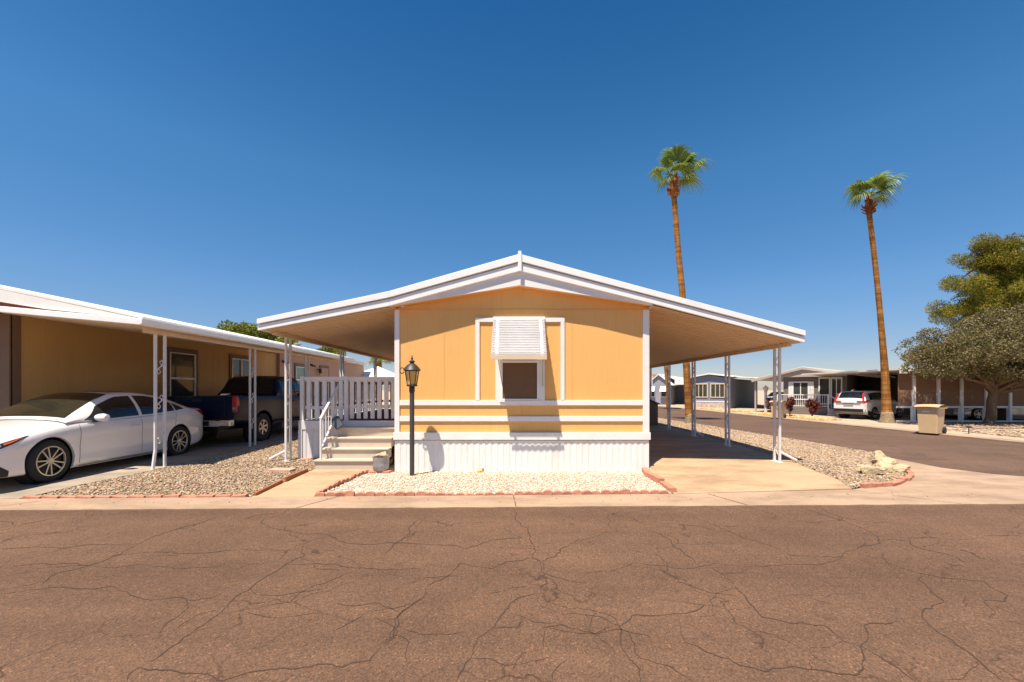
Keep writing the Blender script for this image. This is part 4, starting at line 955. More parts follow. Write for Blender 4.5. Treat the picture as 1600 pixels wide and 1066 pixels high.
m = MB(); m.box(-2.925, -2.899, -.74, .74, .74, 1.33); tg = m.build('tailgate', 'navy', trk, False, .012, False)
MB().box(-2.938, -2.926, -.12, .12, 1.20, 1.27).build('tailgate_handle', 'black', tg, False, .004, False)
for sg in (1, -1):
    MB().box(-2.93, -2.897, sg * .955 - .11, sg * .955 + .02, .93, 1.32).build('tail_lamp', 'red', trk, False, .012, False)
    MB().box(-2.942, -2.931, sg * .955 - .08, sg * .955 - .0, 1.0, 1.05).build('reverse_lamp', 'lens', trk, False, 0, False)
m = MB(); m.box(-3.10, -2.90, -.99, .99, .55, .73); bmp = m.build('rear_bumper', 'chrome', trk, False, .03, False)
MB().box(-3.108, -3.101, -.45, .45, .58, .70).build('bumper_pad', 'black', bmp, False, 0, False)
MB().box(-2.9, 2.2, -.55, .55, .42, .56).build('chassis', 'black', trk, False, 0, False)
pl = MB().bar((-8.05, 11.75, 1.53), (-7.62, 10.98, 1.52), .14, .03); tag(pl.build('plank', 'white', bevel=.004), 'pale wooden plank lying across the bed side of the navy pickup', 'plank')
# ------------------------------------------------------------------ left neighbour: tan house with a long carport
nb = thing('mobile_home', 'tan sided neighbouring mobile home with white roof and carport on the left', 'house', (-13, 17, .05))
NX = -10.5
m = MB(); m.box(-15.8, NX, 8.72, 18.5, .08, 3.22); m.build('wall', 'tan', nb)
m = MB(); m.box(-15.8, NX + .14, 18.501, 28.8, .08, 3.36); m.build('rear_wall', 'pink', nb)
m = MB(); m.box(NX - .22, NX + .025, 8.69, 8.72 + .02, .1, 3.2); m.box(NX + .001, NX + .025, 8.721, 8.90, .1, 3.2); m.build('corner_trim', 'browntrim', nb)
def nwin(y0, y1, z0, z1, split, x=NX, gm='wglass', nm='window'):
    m = MB(); t = .11
    m.box(x + .001, x + .04, y0 - t, y1 + t, z1, z1 + t + .04); m.box(x + .001, x + .04, y0 - t, y1 + t, z0 - t, z0); m.box(x + .001, x + .04, y0 - t, y0, z0, z1); m.box(x + .001, x + .04, y1, y1 + t, z0, z1)
    w = m.build(nm, 'browntrim', nb, bevel=.004)
    f = MB(); s = .035
    for a in ((y0, y1, z1 - s, z1), (y0, y1, z0, z0 + s), (y0, y0 + s, z0 + s, z1 - s), (y1 - s, y1, z0 + s, z1 - s)): f.box(x + .012, x + .055, *a)
    if split == 'h': f.box(x + .012, x + .06, y0 + s, y1 - s, (z0 + z1) / 2 - .03, (z0 + z1) / 2 + .03)
    else: f.box(x + .012, x + .06, (y0 + y1) / 2 - .03, (y0 + y1) / 2 + .03, z0 + s, z1 - s)
    f.build('frame', 'whitemetal', w, bevel=.003)
    MB().box(x + .002, x + .018, y0 + s, y1 - s, z0 + s, z1 - s).build('pane', gm, w)
nwin(12.72, 13.75, 1.20, 2.80, 'h'); nwin(15.52, 16.6, 1.95, 2.82, 'v')
nwin(19.8, 20.7, 1.5, 2.75, 'h', NX + .14, 'gglass')
m = MB(); m.box(NX + .141, NX + .18, 22.25, 23.35, .5, 2.95); dr = m.build('door', 'browntrim', nb); MB().box(NX + .181, NX + .20, 22.4, 23.2, .5, 2.82).build('door_leaf', 'pink', dr, bevel=.006)
m = MB(); m.lathe([(.02, .22), (.08, .18), (.085, .02), (.06, 0), (.001, -.02)], (NX + .30, 22.0, 2.52), 10); m.box(NX + .14, NX + .30, 21.97, 22.03, 2.70, 2.74); wl = m.build('wall_lantern', 'lampblack', nb, True)
MB().lathe([(.07, .0), (.07, -.12), (.04, -.16)], (NX + .30, 22.0, 2.50), 10).build('lantern_glass', 'amber', wl, True)
for y in (18.75, 21.3):
    m = MB(); m.box(NX + .14, NX + .2, y - .06, y + .06, 2.86, 2.96); m.bar((NX + .2, y, 2.9), (NX + .34, y - .08, 2.84), .07, .07); m.bar((NX + .2, y, 2.9), (NX + .34, y + .10, 2.84), .07, .07); m.build('flood_light', 'black', nb)
# carport roof: flat pan ceiling and the steeper white roof above
EX, EZ = -6.75, 2.93; NYF, NYB = 7.54, 17.5
r = pan(NX + .0, 3.22, EX, 2.84, NYF + .05, NYB, .2, .02).build('carport_roof', 'ceil', nb, fix=False)
m = MB(); m.prism([(EX, EZ + .012), (EX, EZ + .05), (-12.6, 4.22), (-15.9, 3.5), (-15.9, 3.44), (-12.6, 4.16)], NYF + .06, NYB)
m.build('roof_sheet', 'roofwhite', r)
m = MB(); m.prism([(EX, EZ + .0), (-12.6, 4.16), (-12.6, 3.77), (-8.5, 3.11)], NYF + .045, NYF + .10); m.build('gable_board', 'roofwhite', r)
m = MB(); m.prism([(-8.0, 3.0), (-12.6, 3.3), (-12.6, 3.95), (-8.0, 3.07)], NYF + .11, NYF + .16); m.build('gable_infill', 'maroon', r)
m = MB(); m.prism([(EX, EZ - .005), (-10.6, EZ + .345), (-15.9, EZ + .82), (-15.9, EZ + .71), (-10.6, EZ + .235), (EX, EZ - .115)], NYF - .03, NYF + .04); ff = m.build('front_fascia', 'whitemetal', r, bevel=.01)
m = MB(); m.prism([(EX, EZ - .042), (-15.9, EZ + .775), (-15.9, EZ + .745), (EX, EZ - .072)], NYF - .045, NYF - .0301); m.build('fascia_bead', 'whitemetal', ff, bevel=.006)
m = MB(); m.prism([(EX - .002, EZ - .12), (EX + .07, EZ - .10), (EX + .085, EZ + .0), (EX - .002, EZ + .01)], NYF - .03, NYB); m.build('gutter', 'whitemetal', r, bevel=.006)
m = MB(); m.box(-7.05, -6.95, NYF + .4, NYB - .1, EZ - .20, EZ - .11); m.build('beam', 'ceil', r)
for y in (8.28, 11.2, 14.15, 17.15):
    x = -7.0; zb = H(x, y) - .03; zt_ = EZ - .12; a, c = y - .11, y + .11; m = MB()
    bend = .16 if y < 9 else 0
    for yy in (a, c):
        m.tube([(x, yy - (bend * .5 if yy == a else bend * .1) , zb), (x, yy - (bend * .35 if yy == a else 0), zb + .06), (x, yy, zb + .42), (x, yy, zt_)], .031, 6)
    p = m.build('post', 'post', nb)
    for k in range(3):
        w_ = MB(); zc = zb + (zt_ - zb) * (.24 + .25 * k)
        for sg in (-1, 1):
            w_.tube([(x, y + sg * (.035 - .045 * math.cos(t) * (1 - t / 11)), zc + sg * (.075 + .065 * math.sin(t) * (1 - t / 11))) for t in [i * .55 for i in range(12)]], .010, 4)
        w_.bar((x, a + .03, zc - .06), (x, c - .03, zc + .06), .02, .012, (1, 0, 0))
        w_.build('scroll', 'post', p)
m = MB(); m.box(-15.9, NX + .35, 17.501, 29.1, 3.44, 3.52); m.box(NX + .30, NX + .38, 17.501, 29.1, 3.30, 3.50); m.build('rear_roof', 'roofwhite', nb)
m = MB(); m.lathe([(.16, 0), (.16, .32)], (-12.0, 23.2, 3.5), 14); v = m.build('roof_vent', 'galv', nb, True)
m = MB()
for k in range(3): m.lathe([(.10, .0), (.21, .02), (.21, .08), (.10, .12)], (-12.0, 23.2, 3.83 + k * .14), 14)
m.build('vent_cowl', 'galv', v, True)
# ------------------------------------------------------------------ far side of the side street
def poly_house(name, label, loc, rz, wid, length, zw, zp, wallm, sidem, roofm, trim, over=.35, px=None):
    t = thing(name, label, 'house', loc, rz)
    px = wid / 2 if px is None else px
    MB().prism([(0, .0), (wid, .0), (wid, zw), (px, zp), (0, zw)], 0, .12).build('front_wall', wallm, t, world=False)
    m = MB(); m.box(.001, wid - .001, .121, length, 0, zw); m.build('wall', sidem, t, world=False)
    return t
# grey house: gable end turned toward us, porch, shutters, carport on its right
GA = R(-47)
gh = poly_house('mobile_home', 'dark grey mobile home with beige gable fascia and white shuttered window across the side street', (18.95, 29.55, .0), GA, 3.55, 14, 2.70, 3.10, 'greysid', 'greysidv', 'roofwhite', 'greytrim')
def local(fn):                                # local frame: x along the front wall, y into the house
    return fn
L0, L1, LP = -1.9, 5.6, 1.2
for nm, mtl, y0, y1, dz in (('roof', 'roofwhite', -.35, 14.2, .0),):
    m = MB(); m.prism([(L0, 2.32), (LP, 3.12), (L1, 2.42), (L1, 2.50), (LP, 3.21), (L0, 2.40)], y0, y1); m.build(nm, mtl, gh, world=False)
m = MB(); m.prism([(L0 - .02, 2.20), (LP, 3.02), (L1 + .02, 2.30), (L1 + .02, 2.47), (LP, 3.18), (L0 - .02, 2.38)], -.42, -.351); m.build('rake_fascia', 'greytrim', gh, world=False)
m = MB(); m.prism([(-.05, 2.52), (3.6, 2.52), (3.6, 2.68), (LP, 3.05), (-.05, 2.7)], -.30, -.02); m.build('gable_board', 'greytrim', gh, world=False)
def gwin(x0, x1, z0, z1, parent, fm='white', gm='wglass', mull=1, y=-.03, nm='window'):
    m = MB(); s = .07
    for a in ((x0 - s, x1 + s, z1, z1 + s * 1.3), (x0 - s, x1 + s, z0 - s, z0), (x0 - s, x0, z0, z1), (x1, x1 + s, z0, z1)): m.box(a[0], a[1], y - .03, y + .03, a[2], a[3])
    for k in range(mull): c = x0 + (x1 - x0) * (k + 1) / (mull + 1); m.box(c - .025, c + .025, y - .025, y + .03, z0, z1)
    w = m.build(nm, fm, parent, world=False); MB().box(x0, x1, y - .005, y + .03, z0, z1).build('pane', gm, w, world=False); return w
w = gwin(.62, 1.45, 1.02, 2.12, gh)
for x in (.32, 1.53):
    m = MB(); m.box(x, x + .26, -.05, -.001, .98, 2.2)
    for k in range(12): m.box(x + .03, x + .23, -.06, -.0501, 1.05 + k * .09, 1.09 + k * .09)
    m.build('shutter', 'white', gh, world=False)
gwin(2.12, 2.62, .75, 2.38, gh, 'white', 'wglass', 0); gwin(2.78, 3.25, .50, 2.38, gh, 'white', 'wglass', 1, -.03, 'door')
m = MB(); m.lathe([(.001, -.03), (.13, -.03), (.13, -.0), (.001, 0)], (3.42, -.0, 1.55), 16, 'y'); m.build('wall_plaque', 'gglass', gh, world=False)
m = MB(); m.box(-.1, 3.3, -1.0, -.02, .0, .48); m.build('porch', 'greysid', gh, world=False)
pr_ = thing('porch_railing', 'white metal railing with balusters along the grey house porch', 'railing', (18.95, 29.55, 0), GA)
m = MB(); m.box(-.1, 2.75, -1.02, -.96, 1.28, 1.34); m.bar((2.78, -1.0, 1.3), (3.5, -1.35, .85), .05, .05); m.build('handrail', 'deckwhite', pr_, world=False)
m = MB()
for k in range(24): m.box(-.08 + k * .12, -.06 + k * .12, -1.0, -.98, .5, 1.28)
m.box(-.1, 2.75, -1.01, -.97, .56, .60); tag(m.build('balusters', 'deckwhite', pr_, world=False))
for x, z in ((-.1, 1.34), (2.76, 1.36)): MB().box(x - .035, x + .035, -1.025, -.955, .0, z).build('post', 'deckwhite', pr_, world=False)
MB().box(3.47, 3.53, -1.38, -1.32, 0, .9).build('post', 'deckwhite', pr_, world=False)
gs = thing('porch_steps', 'olive-beige steps at the right end of the grey house porch', 'steps', (18.95, 29.55, 0), GA)
for k in range(3): MB().box(2.85, 3.75, -1.35 - .26 * k, -1.09 - .26 * k if k else -1.03, 0, .42 - .14 * k).build('step', 'step', gs, world=False)
for x, y in ((-1.75, -.1), (-1.75, 4.5), (5.45, 1.5), (5.45, 6.0), (5.45, 10.5)):
    MB().box(x - .05, x + .05, y - .05, y + .05, 0, 2.4).build('post', 'greytrim', gh, world=False)
# brown house with shade screens behind the trees
bh = thing('mobile_home', 'brown house with shade-cloth carport and white posts behind the trees on the right', 'house', (24, 21, 0))
BY = 20.8
MB().box(25.2, 38, 27.5, 34, .0, 2.75).build('wall', 'greysidv', bh)
m = MB(); m.prism([(18.9, 2.62), (18.9, 2.70), (38, 2.70), (38, 2.62)], BY - .2, 27.6); m.prism([(21.5, 2.705), (21.5, 2.78), (38, 3.2), (38, 2.705)], 23, 34); m.build('roof', 'roofwhite', bh)
m = MB(); m.box(18.9, 38, BY - .28, BY - .201, 2.45, 2.72); m.build('fascia', 'whitemetal', bh)
bpx = [19.78, 21.0, 22.15, 23.36, 24.55, 25.75, 26.95, 28.15, 29.35]
for x in bpx: MB().box(x - .07, x + .07, BY - .07, BY + .07, .0, 2.6).build('post', 'post', bh)
for a, b in zip([18.95] + bpx, bpx): MB().box(a + .075, b - .075, BY - .005, BY + .005, .84, 2.6).build('shade_screen', 'shade', bh)
MB().box(18.95, 29.4, BY - .03, BY + .03, .74, .835).build('rail', 'post', bh); MB().box(18.95, 29.4, BY - .03, BY + .03, .06, .12).build('rail', 'post', bh)
# slate-blue house
ba = R(-40)
bl = poly_house('mobile_home', 'slate-blue mobile home with two window groups and white carport', (16.0, 38.3, 0), ba, 3.35, 12, 2.62, 2.95, 'bluesid', 'bluedark', 'roofwhite', 'white')
m = MB(); m.prism([(-.5, 2.62), (1.7, 3.0), (3.7, 2.72), (3.7, 2.80), (1.7, 3.12), (-.5, 2.70)], -.25, 12.2); m.build('roof', 'roofwhite', bl, world=False)
m = MB(); m.box(-.03, 3.38, -.06, -.001, 0, .55); m.build('stone_skirt', 'stoneskirt', bl, world=False)
m = MB(); m.box(-.05, 3.40, -.08, -.001, .551, .63); m.build('skirt_cap', 'white', bl, world=False)
for x in (.45, 1.85): gwin(x, x + 1.05, 1.02, 2.12, bl, 'cream', 'wglass', 2)
m = MB(); m.prism([(3.705, 2.72), (3.705, 2.80), (9.2, 2.42), (9.2, 2.05), (9.1, 2.05), (9.1, 2.3)], .8, 11); m.build('carport_roof', 'roofwhite', bl, world=False)
for x, y in ((9.0, 1.2), (9.0, 1.5), (9.0, 5.5), (9.0, 5.8), (9.0, 9.6)): MB().box(x - .06, x + .06, y - .06, y + .06, 0, 2.3).build('post', 'post', bl, world=False)
m = MB(); m.lathe([(.0, 0), (.09, 0), (.09, .28), (.15, .30), (.15, .36), (.001, .42)], (6.2, 6, 2.55), 10); m.build('roof_vent', 'galv', bl, world=False)
# far pale-grey house and orange roof beyond
fh = poly_house('mobile_home', 'pale grey gabled house with two white window awnings far down the side street', (14.7, 46.2, 0), R(-30), 2.3, 11, 2.25, 3.2, 'lilac', 'lilac', 'roofwhite', 'white')
m = MB(); m.prism([(-.3, 2.05), (1.15, 3.25), (2.6, 2.05), (2.6, 2.15), (1.15, 3.37), (-.3, 2.15)], -.2, 11); m.prism([(2.6, 2.2), (2.6, 2.75), (1.3, 3.35), (6, 2.5), (6, 2.2)], 1.2, 11.1); m.build('roof', 'roofwhite', fh, world=False)
for x in (.15, 1.35):
    m = MB(); m.bar((x + .3, -.02, 2.0), (x + .3, -.55, 1.45), .65, .03, (0, -.7, .7)); m.build('window_awning', 'white', fh, world=False)
    gwin(x + .08, x + .55, .9, 1.75, fh, 'white', 'wglass', 0)
for x in (5.7, 5.95): MB().box(x - .05, x + .05, 1.4, 1.5, 0, 2.25).build('post', 'post', fh, world=False)
MB().box(2.3, 5.6, 4.5, 4.6, 0, 2.3).build('side_wall', 'bluesid', fh, world=False)
oh = thing('far_house', 'distant house with an orange tiled roof just past the ochre wall corner', 'house', (19.5, 62, 0))
MB().box(17.2, 24, 62, 70, 0, 2.3).build('wall', 'cream', oh); m = MB(); m.prism([(16.8, 2.3), (24.4, 2.3), (21.5, 3.9), (19.0, 3.9)], 61.6, 70.4); m.build('roof', 'rooforange', oh)
sg = thing('street_sign', 'small white sign board with two red discs at the far end of the street', 'sign', (12.95, 40.0, 0))
MB().box(12.93, 12.97, 40, 40.04, 0, 3.0).build('post', 'galv', sg); MB().box(12.6, 13.15, 39.96, 39.99, 2.05, 3.0).build('board', 'white', sg)
for z in (2.78, 2.3): MB().lathe([(.001, 39.95), (.14, 39.95), (.14, 39.958), (.001, 39.958)], (12.82, 0, z), 14, 'y').build('disc', 'signred', sg)
# vehicles over there
suvd = dict(x0=-2.28, x1=2.28, hw=.92, axles=(1.36, -1.30), arch=.40, wr=.355, ww=.23, rimr=.24, spokes=5, spw=.065, twin=False, mid=.99, rd=.06,
    w=[(-2.28, .80), (-2.1, .88), (-1.2, .92), (1.2, .92), (1.9, .87), (2.28, .68)], zb=[(-2.28, .42), (-1.9, .28), (-1.2, .22), (1.5, .22), (2.28, .28)],
    zs=[(-2.28, 1.05), (-2.0, 1.12), (-1, 1.08), (.6, 1.04), (1.5, .97), (2.28, .74)], zt=[(-2.28, 1.10), (-2.0, 1.16), (.7, 1.12), (1.5, 1.06), (2.1, .93), (2.28, .80)],
    belt=[(-2.2, 1.08), (-1, 1.07), (1.05, 1.02)], roof=[(-2.2, 1.12), (-2.08, 1.32), (-1.85, 1.60), (-1.5, 1.67), (-.4, 1.70), (.1, 1.66), (.5, 1.5), (1.05, 1.1)],
    gb=[(-2.2, .82), (-1.5, .87), (1.05, .86)], gr=[(-2.2, .76), (-1.8, .67), (-.4, .66), (.4, .70), (1.05, .8)], gx0=-2.2, gx1=1.05)
U = Car(suvd); uh = R(24); hx, hy = math.cos(uh), math.sin(uh)
wx_, wy_ = 19.85, 23.0                          # right rear wheel
suv = thing('parked_car', 'white compact SUV with tall red tail lamps parked tail-out beside the grey house', 'car', (wx_ + 1.30 * hx - .92 * hy, wy_ + 1.30 * hy + .92 * hx, .0), uh)
U.build(suv, 'carwhite'); suv.scale = (.94, .92, .95)
U.tpatch('rear_window', 'glass', -2.13, -1.82, .86); U.tpatch('windscreen', 'wscreen', .2, .98, .93)
for s_ in (1, -1):
    U.gpatch('side_window', 'glass', [(-1.75, .8), (-1.2, .88), (.0, .9), (.55, .8), (.85, .4)], [(-1.55, .12), (0, .07), (.85, .1)], s_)
    U.bpatch('tail_light', 'red', [(-2.27, .745), (-2.0, .745), (-1.75, .72)], [(-2.27, .62), (-2.0, .66), (-1.75, .70)], s_, .012)
    U.bpatch('cladding', 'black', [(-2.2, .30), (-.9, .14), (.95, .14), (2.1, .25)], [(-2.2, .02), (-.9, .02), (.95, .02), (2.1, .02)], s_, .008)
    m = MB(); m.bar((-2.22, s_ * .76, 1.08), (-2.05, s_ * .665, 1.52), .10, .06); m.build('tail_lamp', 'red', suv, False, .01, False)
    m = MB(); m.box(-2.31, -2.262, s_ * .62 - .22, s_ * .62 + .16, 1.0, 1.09); m.build('tail_lamp', 'red', suv, False, .01, False)
m = MB(); m.box(-2.315, -2.25, -.78, .78, .34, .62); m.build('rear_bumper', 'black', suv, False, .02, False)
m = MB(); m.box(-2.322, -2.316, -.78, .78, .36, .44); m.build('bumper_trim', 'chrome', suv, False, .0, False)
MB().box(-2.30, -2.272, -.26, .26, .78, .92).build('number_plate', 'lens', suv, False, .0, False)
MB().box(-2.32, -2.28, -.66, .66, .945, .975).build('chrome_strip', 'chrome', suv, False, 0, False)
m = MB(); m.bar((-1.95, 0, 1.665), (-1.72, 0, 1.74), .05, .05); m.build('roof_fin', 'carwhite', suv, False, .01, False)
for nm, lab, paint, loc, rz in (('parked_car', 'silver sedan parked behind the brown shade screens on the right', 'silver', (26.5, 23.3, 0), R(174)), ('parked_car', 'pale blue car with red tail lamps under the slate-blue house carport', 'bluecar', (23.2, 36.6, 0), R(52))):
    C_ = Car(sed); t = thing(nm, lab, 'car', loc, rz); C_.build(t, paint); C_.tpatch('windscreen', 'wscreen', .10, 1.06, .955); C_.tpatch('rear_window', 'glass', -1.95, -1.18, .93)
    for s_ in (1, -1):
        C_.gpatch('side_window', 'glass', [(-1.28, .72), (-1.1, .86), (.0, .90), (.5, .80), (.82, .2)], [(-1.28, .1), (.5, .06), (.82, .1)], s_)
        C_.bpatch('tail_light', 'red', [(-2.38, .76), (-2.2, .76), (-1.9, .73)], [(-2.38, .55), (-2.2, .58), (-1.9, .70)], s_, .012)
# refuse bins
def bin_(loc, rz, label, h=1.08):
    t = thing('wheelie_bin', label, 'bin', loc, rz, 'tan refuse bins along the far curb'); s = h / 1.08
    m = MB(); rows = []
    for z, a, b in ((.02, .255, .285), (.30, .268, .30), (.86, .295, .335), (.98, .30, .345)):
        rows.append([Vector((x * s, y * s, z * s)) for x, y in ((-a, -b), (a, -b), (a, b), (-a, b), (-a, -b))])
    m.grid(rows); m.add(rows[0][:4], [(0, 1, 2, 3)]); m.add(rows[-1][:4], [(0, 1, 2, 3)])
    m.build('bin_body', 'bintan', t, False, .045, False)
    m = MB(); m.box(-.345 * s, .345 * s, -.385 * s, .385 * s, .93 * s, .985 * s); m.build('rim', 'bintan', t, False, .012, False)
    m = MB(); rows = [[Vector((x * s, y * s, (z + .02 * math.cos(x * 4)) * s)) for x in np.linspace(-.35, .35, 7)] for y, z in ((-.42, .985), (-.40, 1.03), (-.2, 1.065), (.1, 1.07), (.36, 1.04), (.40, .995))]
    m.grid(rows); m.add([rows[0][0], rows[0][-1], rows[-1][-1], rows[-1][0]], [(0, 1, 2, 3)]); m.build('lid', 'bintan', t, True, 0, False)
    m = MB(); m.tube([(-.28 * s, .39 * s, .93 * s), (-.28 * s, .46 * s, .97 * s), (.28 * s, .46 * s, .97 * s), (.28 * s, .39 * s, .93 * s)], .018, 6); m.build('handle', 'bintan', t, True, 0, False)
    for sg_ in (-1, 1):
        m = MB(); m.lathe([(.001, sg_ * .26), (.12, sg_ * .26), (.125, sg_ * .27), (.125, sg_ * .31), (.11, sg_ * .32), (.05, sg_ * .315), (.001, sg_ * .325)], (0, .27 * s, .125), 20, 'x'); m.build('wheel', 'tyre', t, True, 0, False)
    m = MB(); m.box(-.14, .06, -.352 * s, -.335 * s, .80 * s, .85 * s); m.build('label_plate', 'white', t, False, 0, False)
    return t
bin_((15.65, 15.75, .012), R(-62), 'tan wheeled refuse bin at the curb in front of the dusty tree')
bin_((13.95, 21.9, .012) if False else (15.2, 24.2, .012), R(-50), 'tan wheeled refuse bin at the curb in front of the grey house porch', 1.0)
# ------------------------------------------------------------------ plants
def leafcloud(centres, radii, n, l0, l1, wr=.5, shell=.55, flat=1.0):
    c = np.asarray(centres, float); r = np.asarray(radii, float)
    w = r[:, 0] * r[:, 1] * r[:, 2]; k = RNG.choice(len(c), n, p=w / w.sum())
    d = RNG.normal(size=(n, 3)); d /= np.linalg.norm(d, axis=1)[:, None]
    rad = 1 - RNG.uniform(0, 1, n) ** 1.5 * shell + RNG.normal(0, .05, n)
    p = c[k] + d * rad[:, None] * r[k]
    L = RNG.uniform(l0, l1, n); a = d * .7 + RNG.normal(size=(n, 3)) * .75; a[:, 2] *= flat; a /= np.linalg.norm(a, axis=1)[:, None]
    b = np.cross(a, RNG.normal(size=(n, 3))); b /= np.linalg.norm(b, axis=1)[:, None]
    h = (L * wr * .5)[:, None]; L = L[:, None]
    V = np.stack([p - a * L * .5, p + b * h, p + a * L * .5, p - b * h], 1)
    return V.reshape(-1, 3), (np.arange(n * 4)).reshape(-1, 4)
def lobes(c, rad, n, rmin, rmax, squash=.75, seed=0):
    rr = random.Random(seed); C_, R_ = [], []
    for i in range(n):
        z = rr.uniform(-1, 1); a = rr.uniform(0, 6.283); q = math.sqrt(1 - z * z); t = rr.uniform(.45, 1.0)
        C_.append((c[0] + q * math.cos(a) * rad[0] * t, c[1] + q * math.sin(a) * rad[1] * t, c[2] + z * rad[2] * t)); s = rr.uniform(rmin, rmax); R_.append((s, s, s * squash))
    return C_, R_
def limbs(base, top, r0, r1, tips, seed, bend=.3):
    rr = random.Random(seed); m = MB(); b = Vector(base); t = Vector(top)
    pts = [b.lerp(t, k / 6) + Vector((rr.gauss(0, bend * .12), rr.gauss(0, bend * .12), 0)) * (k > 0) for k in range(7)]
    m.tube([b - Vector((0, 0, .1))] + pts, [r0 * 1.35] + [r0 + (r1 - r0) * k / 6 for k in range(7)], 12)
    for tip in tips:
        s = pts[rr.choice([4, 5, 6])]; e = Vector(tip); mid = s.lerp(e, .5) + Vector((rr.gauss(0, .2), rr.gauss(0, .2), rr.uniform(-.1, .3)))
        m.tube([s, s.lerp(mid, .5), mid, mid.lerp(e, .6), e], [r1 * .8, r1 * .6, r1 * .45, r1 * .3, r1 * .12], 7)
    return m
def tree(name, label, base, top, r0, r1, C_, R_, n, l0, l1, m, bark, wr=.5, shell=.55, group=None, tips=24, seed=1, flat=1.0):
    t = thing(name, label, 'tree', base, 0, group)
    rr = random.Random(seed); tp_ = rr.sample(C_, min(tips, len(C_)))
    limbs(base, top, r0, r1, tp_, seed).build('trunk', bark, t, 'all')
    V, Fc = leafcloud(C_, R_, n, l0, l1, wr, shell, flat); fast('crown', V, Fc, m, t); return t
# dusty olive-grey tree
c1, r1_ = lobes((23.0, 19.3, 3.55), (4.7, 2.8, 1.25), 150, .28, .72, .72, 5)
c2, r2_ = lobes((24.6, 19.5, 4.55), (4.0, 2.4, .9), 80, .28, .7, .75, 6)
c3, r3_ = lobes((19.3, 19.0, 3.05), (1.8, 1.6, .98), 50, .22, .5, .75, 8)
c4, r4_ = lobes((22.4, 18.9, 2.55), (3.8, 1.8, .42), 80, .28, .55, .7, 9)
tree('broadleaf_tree', 'dusty grey-brown broad tree with low wide crown behind the curbside bin', (22.0, 19.5, 0), (22.3, 19.5, 2.2), .20, .14, c1 + c2 + c3 + c4, r1_ + r2_ + r3_ + r4_, 190000, .035, .115, 'olive', 'bark', .5, .5, seed=5)
# tall pine behind it
c1, r1_ = [], []
rr = random.Random(12)
for zc, rad, cx in ((5.6, 3.3, 27.9), (6.3, 3.3, 27.8), (7.0, 3.2, 27.8), (7.8, 2.8, 27.7), (8.6, 2.1, 27.3), (9.25, 1.2, 27.0)):
    for k in range(int(14 + rad * 9)):
        a = rr.uniform(0, 6.283); q = rad * rr.uniform(.25, 1.0); s = rr.uniform(.28, .66)
        c1.append((cx + q * math.cos(a), 23.3 + q * math.sin(a) * .9, zc + rr.uniform(-.7, .6))); r1_.append((s, s, s * .8))
tree('pine_tree', 'tall yellow-green pine with dense clumped crown rising behind the dusty tree', (26.0, 22.4, 0), (26.8, 23.2, 8.6), .34, .10, c1, r1_, 150000, .07, .20, 'pine', 'darkbark', .20, .6, seed=12, tips=44)
# green trees beyond the neighbour house
c1, r1_ = lobes((-20.3, 33, 5.6), (2.5, 2.2, 1.3), 26, .45, .9, .8, 21)
tree('broadleaf_tree', 'bright green tree showing above the white roof of the tan house', (-20.3, 33, 0), (-20.3, 33, 4.4), .22, .12, c1, r1_, 13000, .12, .3, 'green', 'bark', .5, .6, seed=21)
c1, r1_ = lobes((-16.9, 38, 4.6), (1.2, 1.2, .7), 12, .4, .7, .8, 22)
tree('broadleaf_tree', 'small olive green tree top just above the far roof end of the tan house', (-16.9, 38, 0), (-16.9, 38, 4.0), .15, .1, c1, r1_, 5000, .12, .28, 'green', 'bark', .5, .6, seed=22)
# fan palms
def fan(m, origin, dirv, petiole, size, n, rr, droop, wind):
    d = Vector(dirv).normalized(); side = d.cross(Vector((0, 0, 1)))
    side = side.normalized() if side.length > .05 else Vector((1, 0, 0))
    up = side.cross(d).normalized(); o = Vector(origin)
    hub = o + d * petiole - Vector((0, 0, droop * petiole * .12)) + wind * petiole * .1
    m.tube([o, o.lerp(hub, .5) + up * .04, hub], [.022, .016, .010], 4, False)
    for i in range(n):
        a = (i / (n - 1) - .5) * 2 * R(112); L = size * (.72 + .28 * math.cos(a * .55)) * rr.uniform(.85, 1.1)
        dd = (d * math.cos(a) + side * math.sin(a) + up * (.22 * abs(math.sin(a)))).normalized()
        w = size * .036; prev = hub; vs = []
        perp = (side * math.cos(a) - d * math.sin(a)).normalized()
        for k in range(6):
            t = k / 5; p = hub + dd * L * t + wind * (t * t * L * .22) + Vector((0, 0, -1)) * (droop * L * max(0, t - .30) ** 2 * 1.55)
            ww = w * (0.45 + 1.2 * t if t < .45 else max(.05, 1.0 * (1 - t) / .55))
            vs.append((p - perp * ww + up * .01, p + perp * ww + up * .01))
        k0 = len(m.v); m.v += [tuple(q) for pr in vs for q in pr]
        m.f += [(k0 + 2 * k, k0 + 2 * k + 1, k0 + 2 * k + 3, k0 + 2 * k + 2) for k in range(5)]
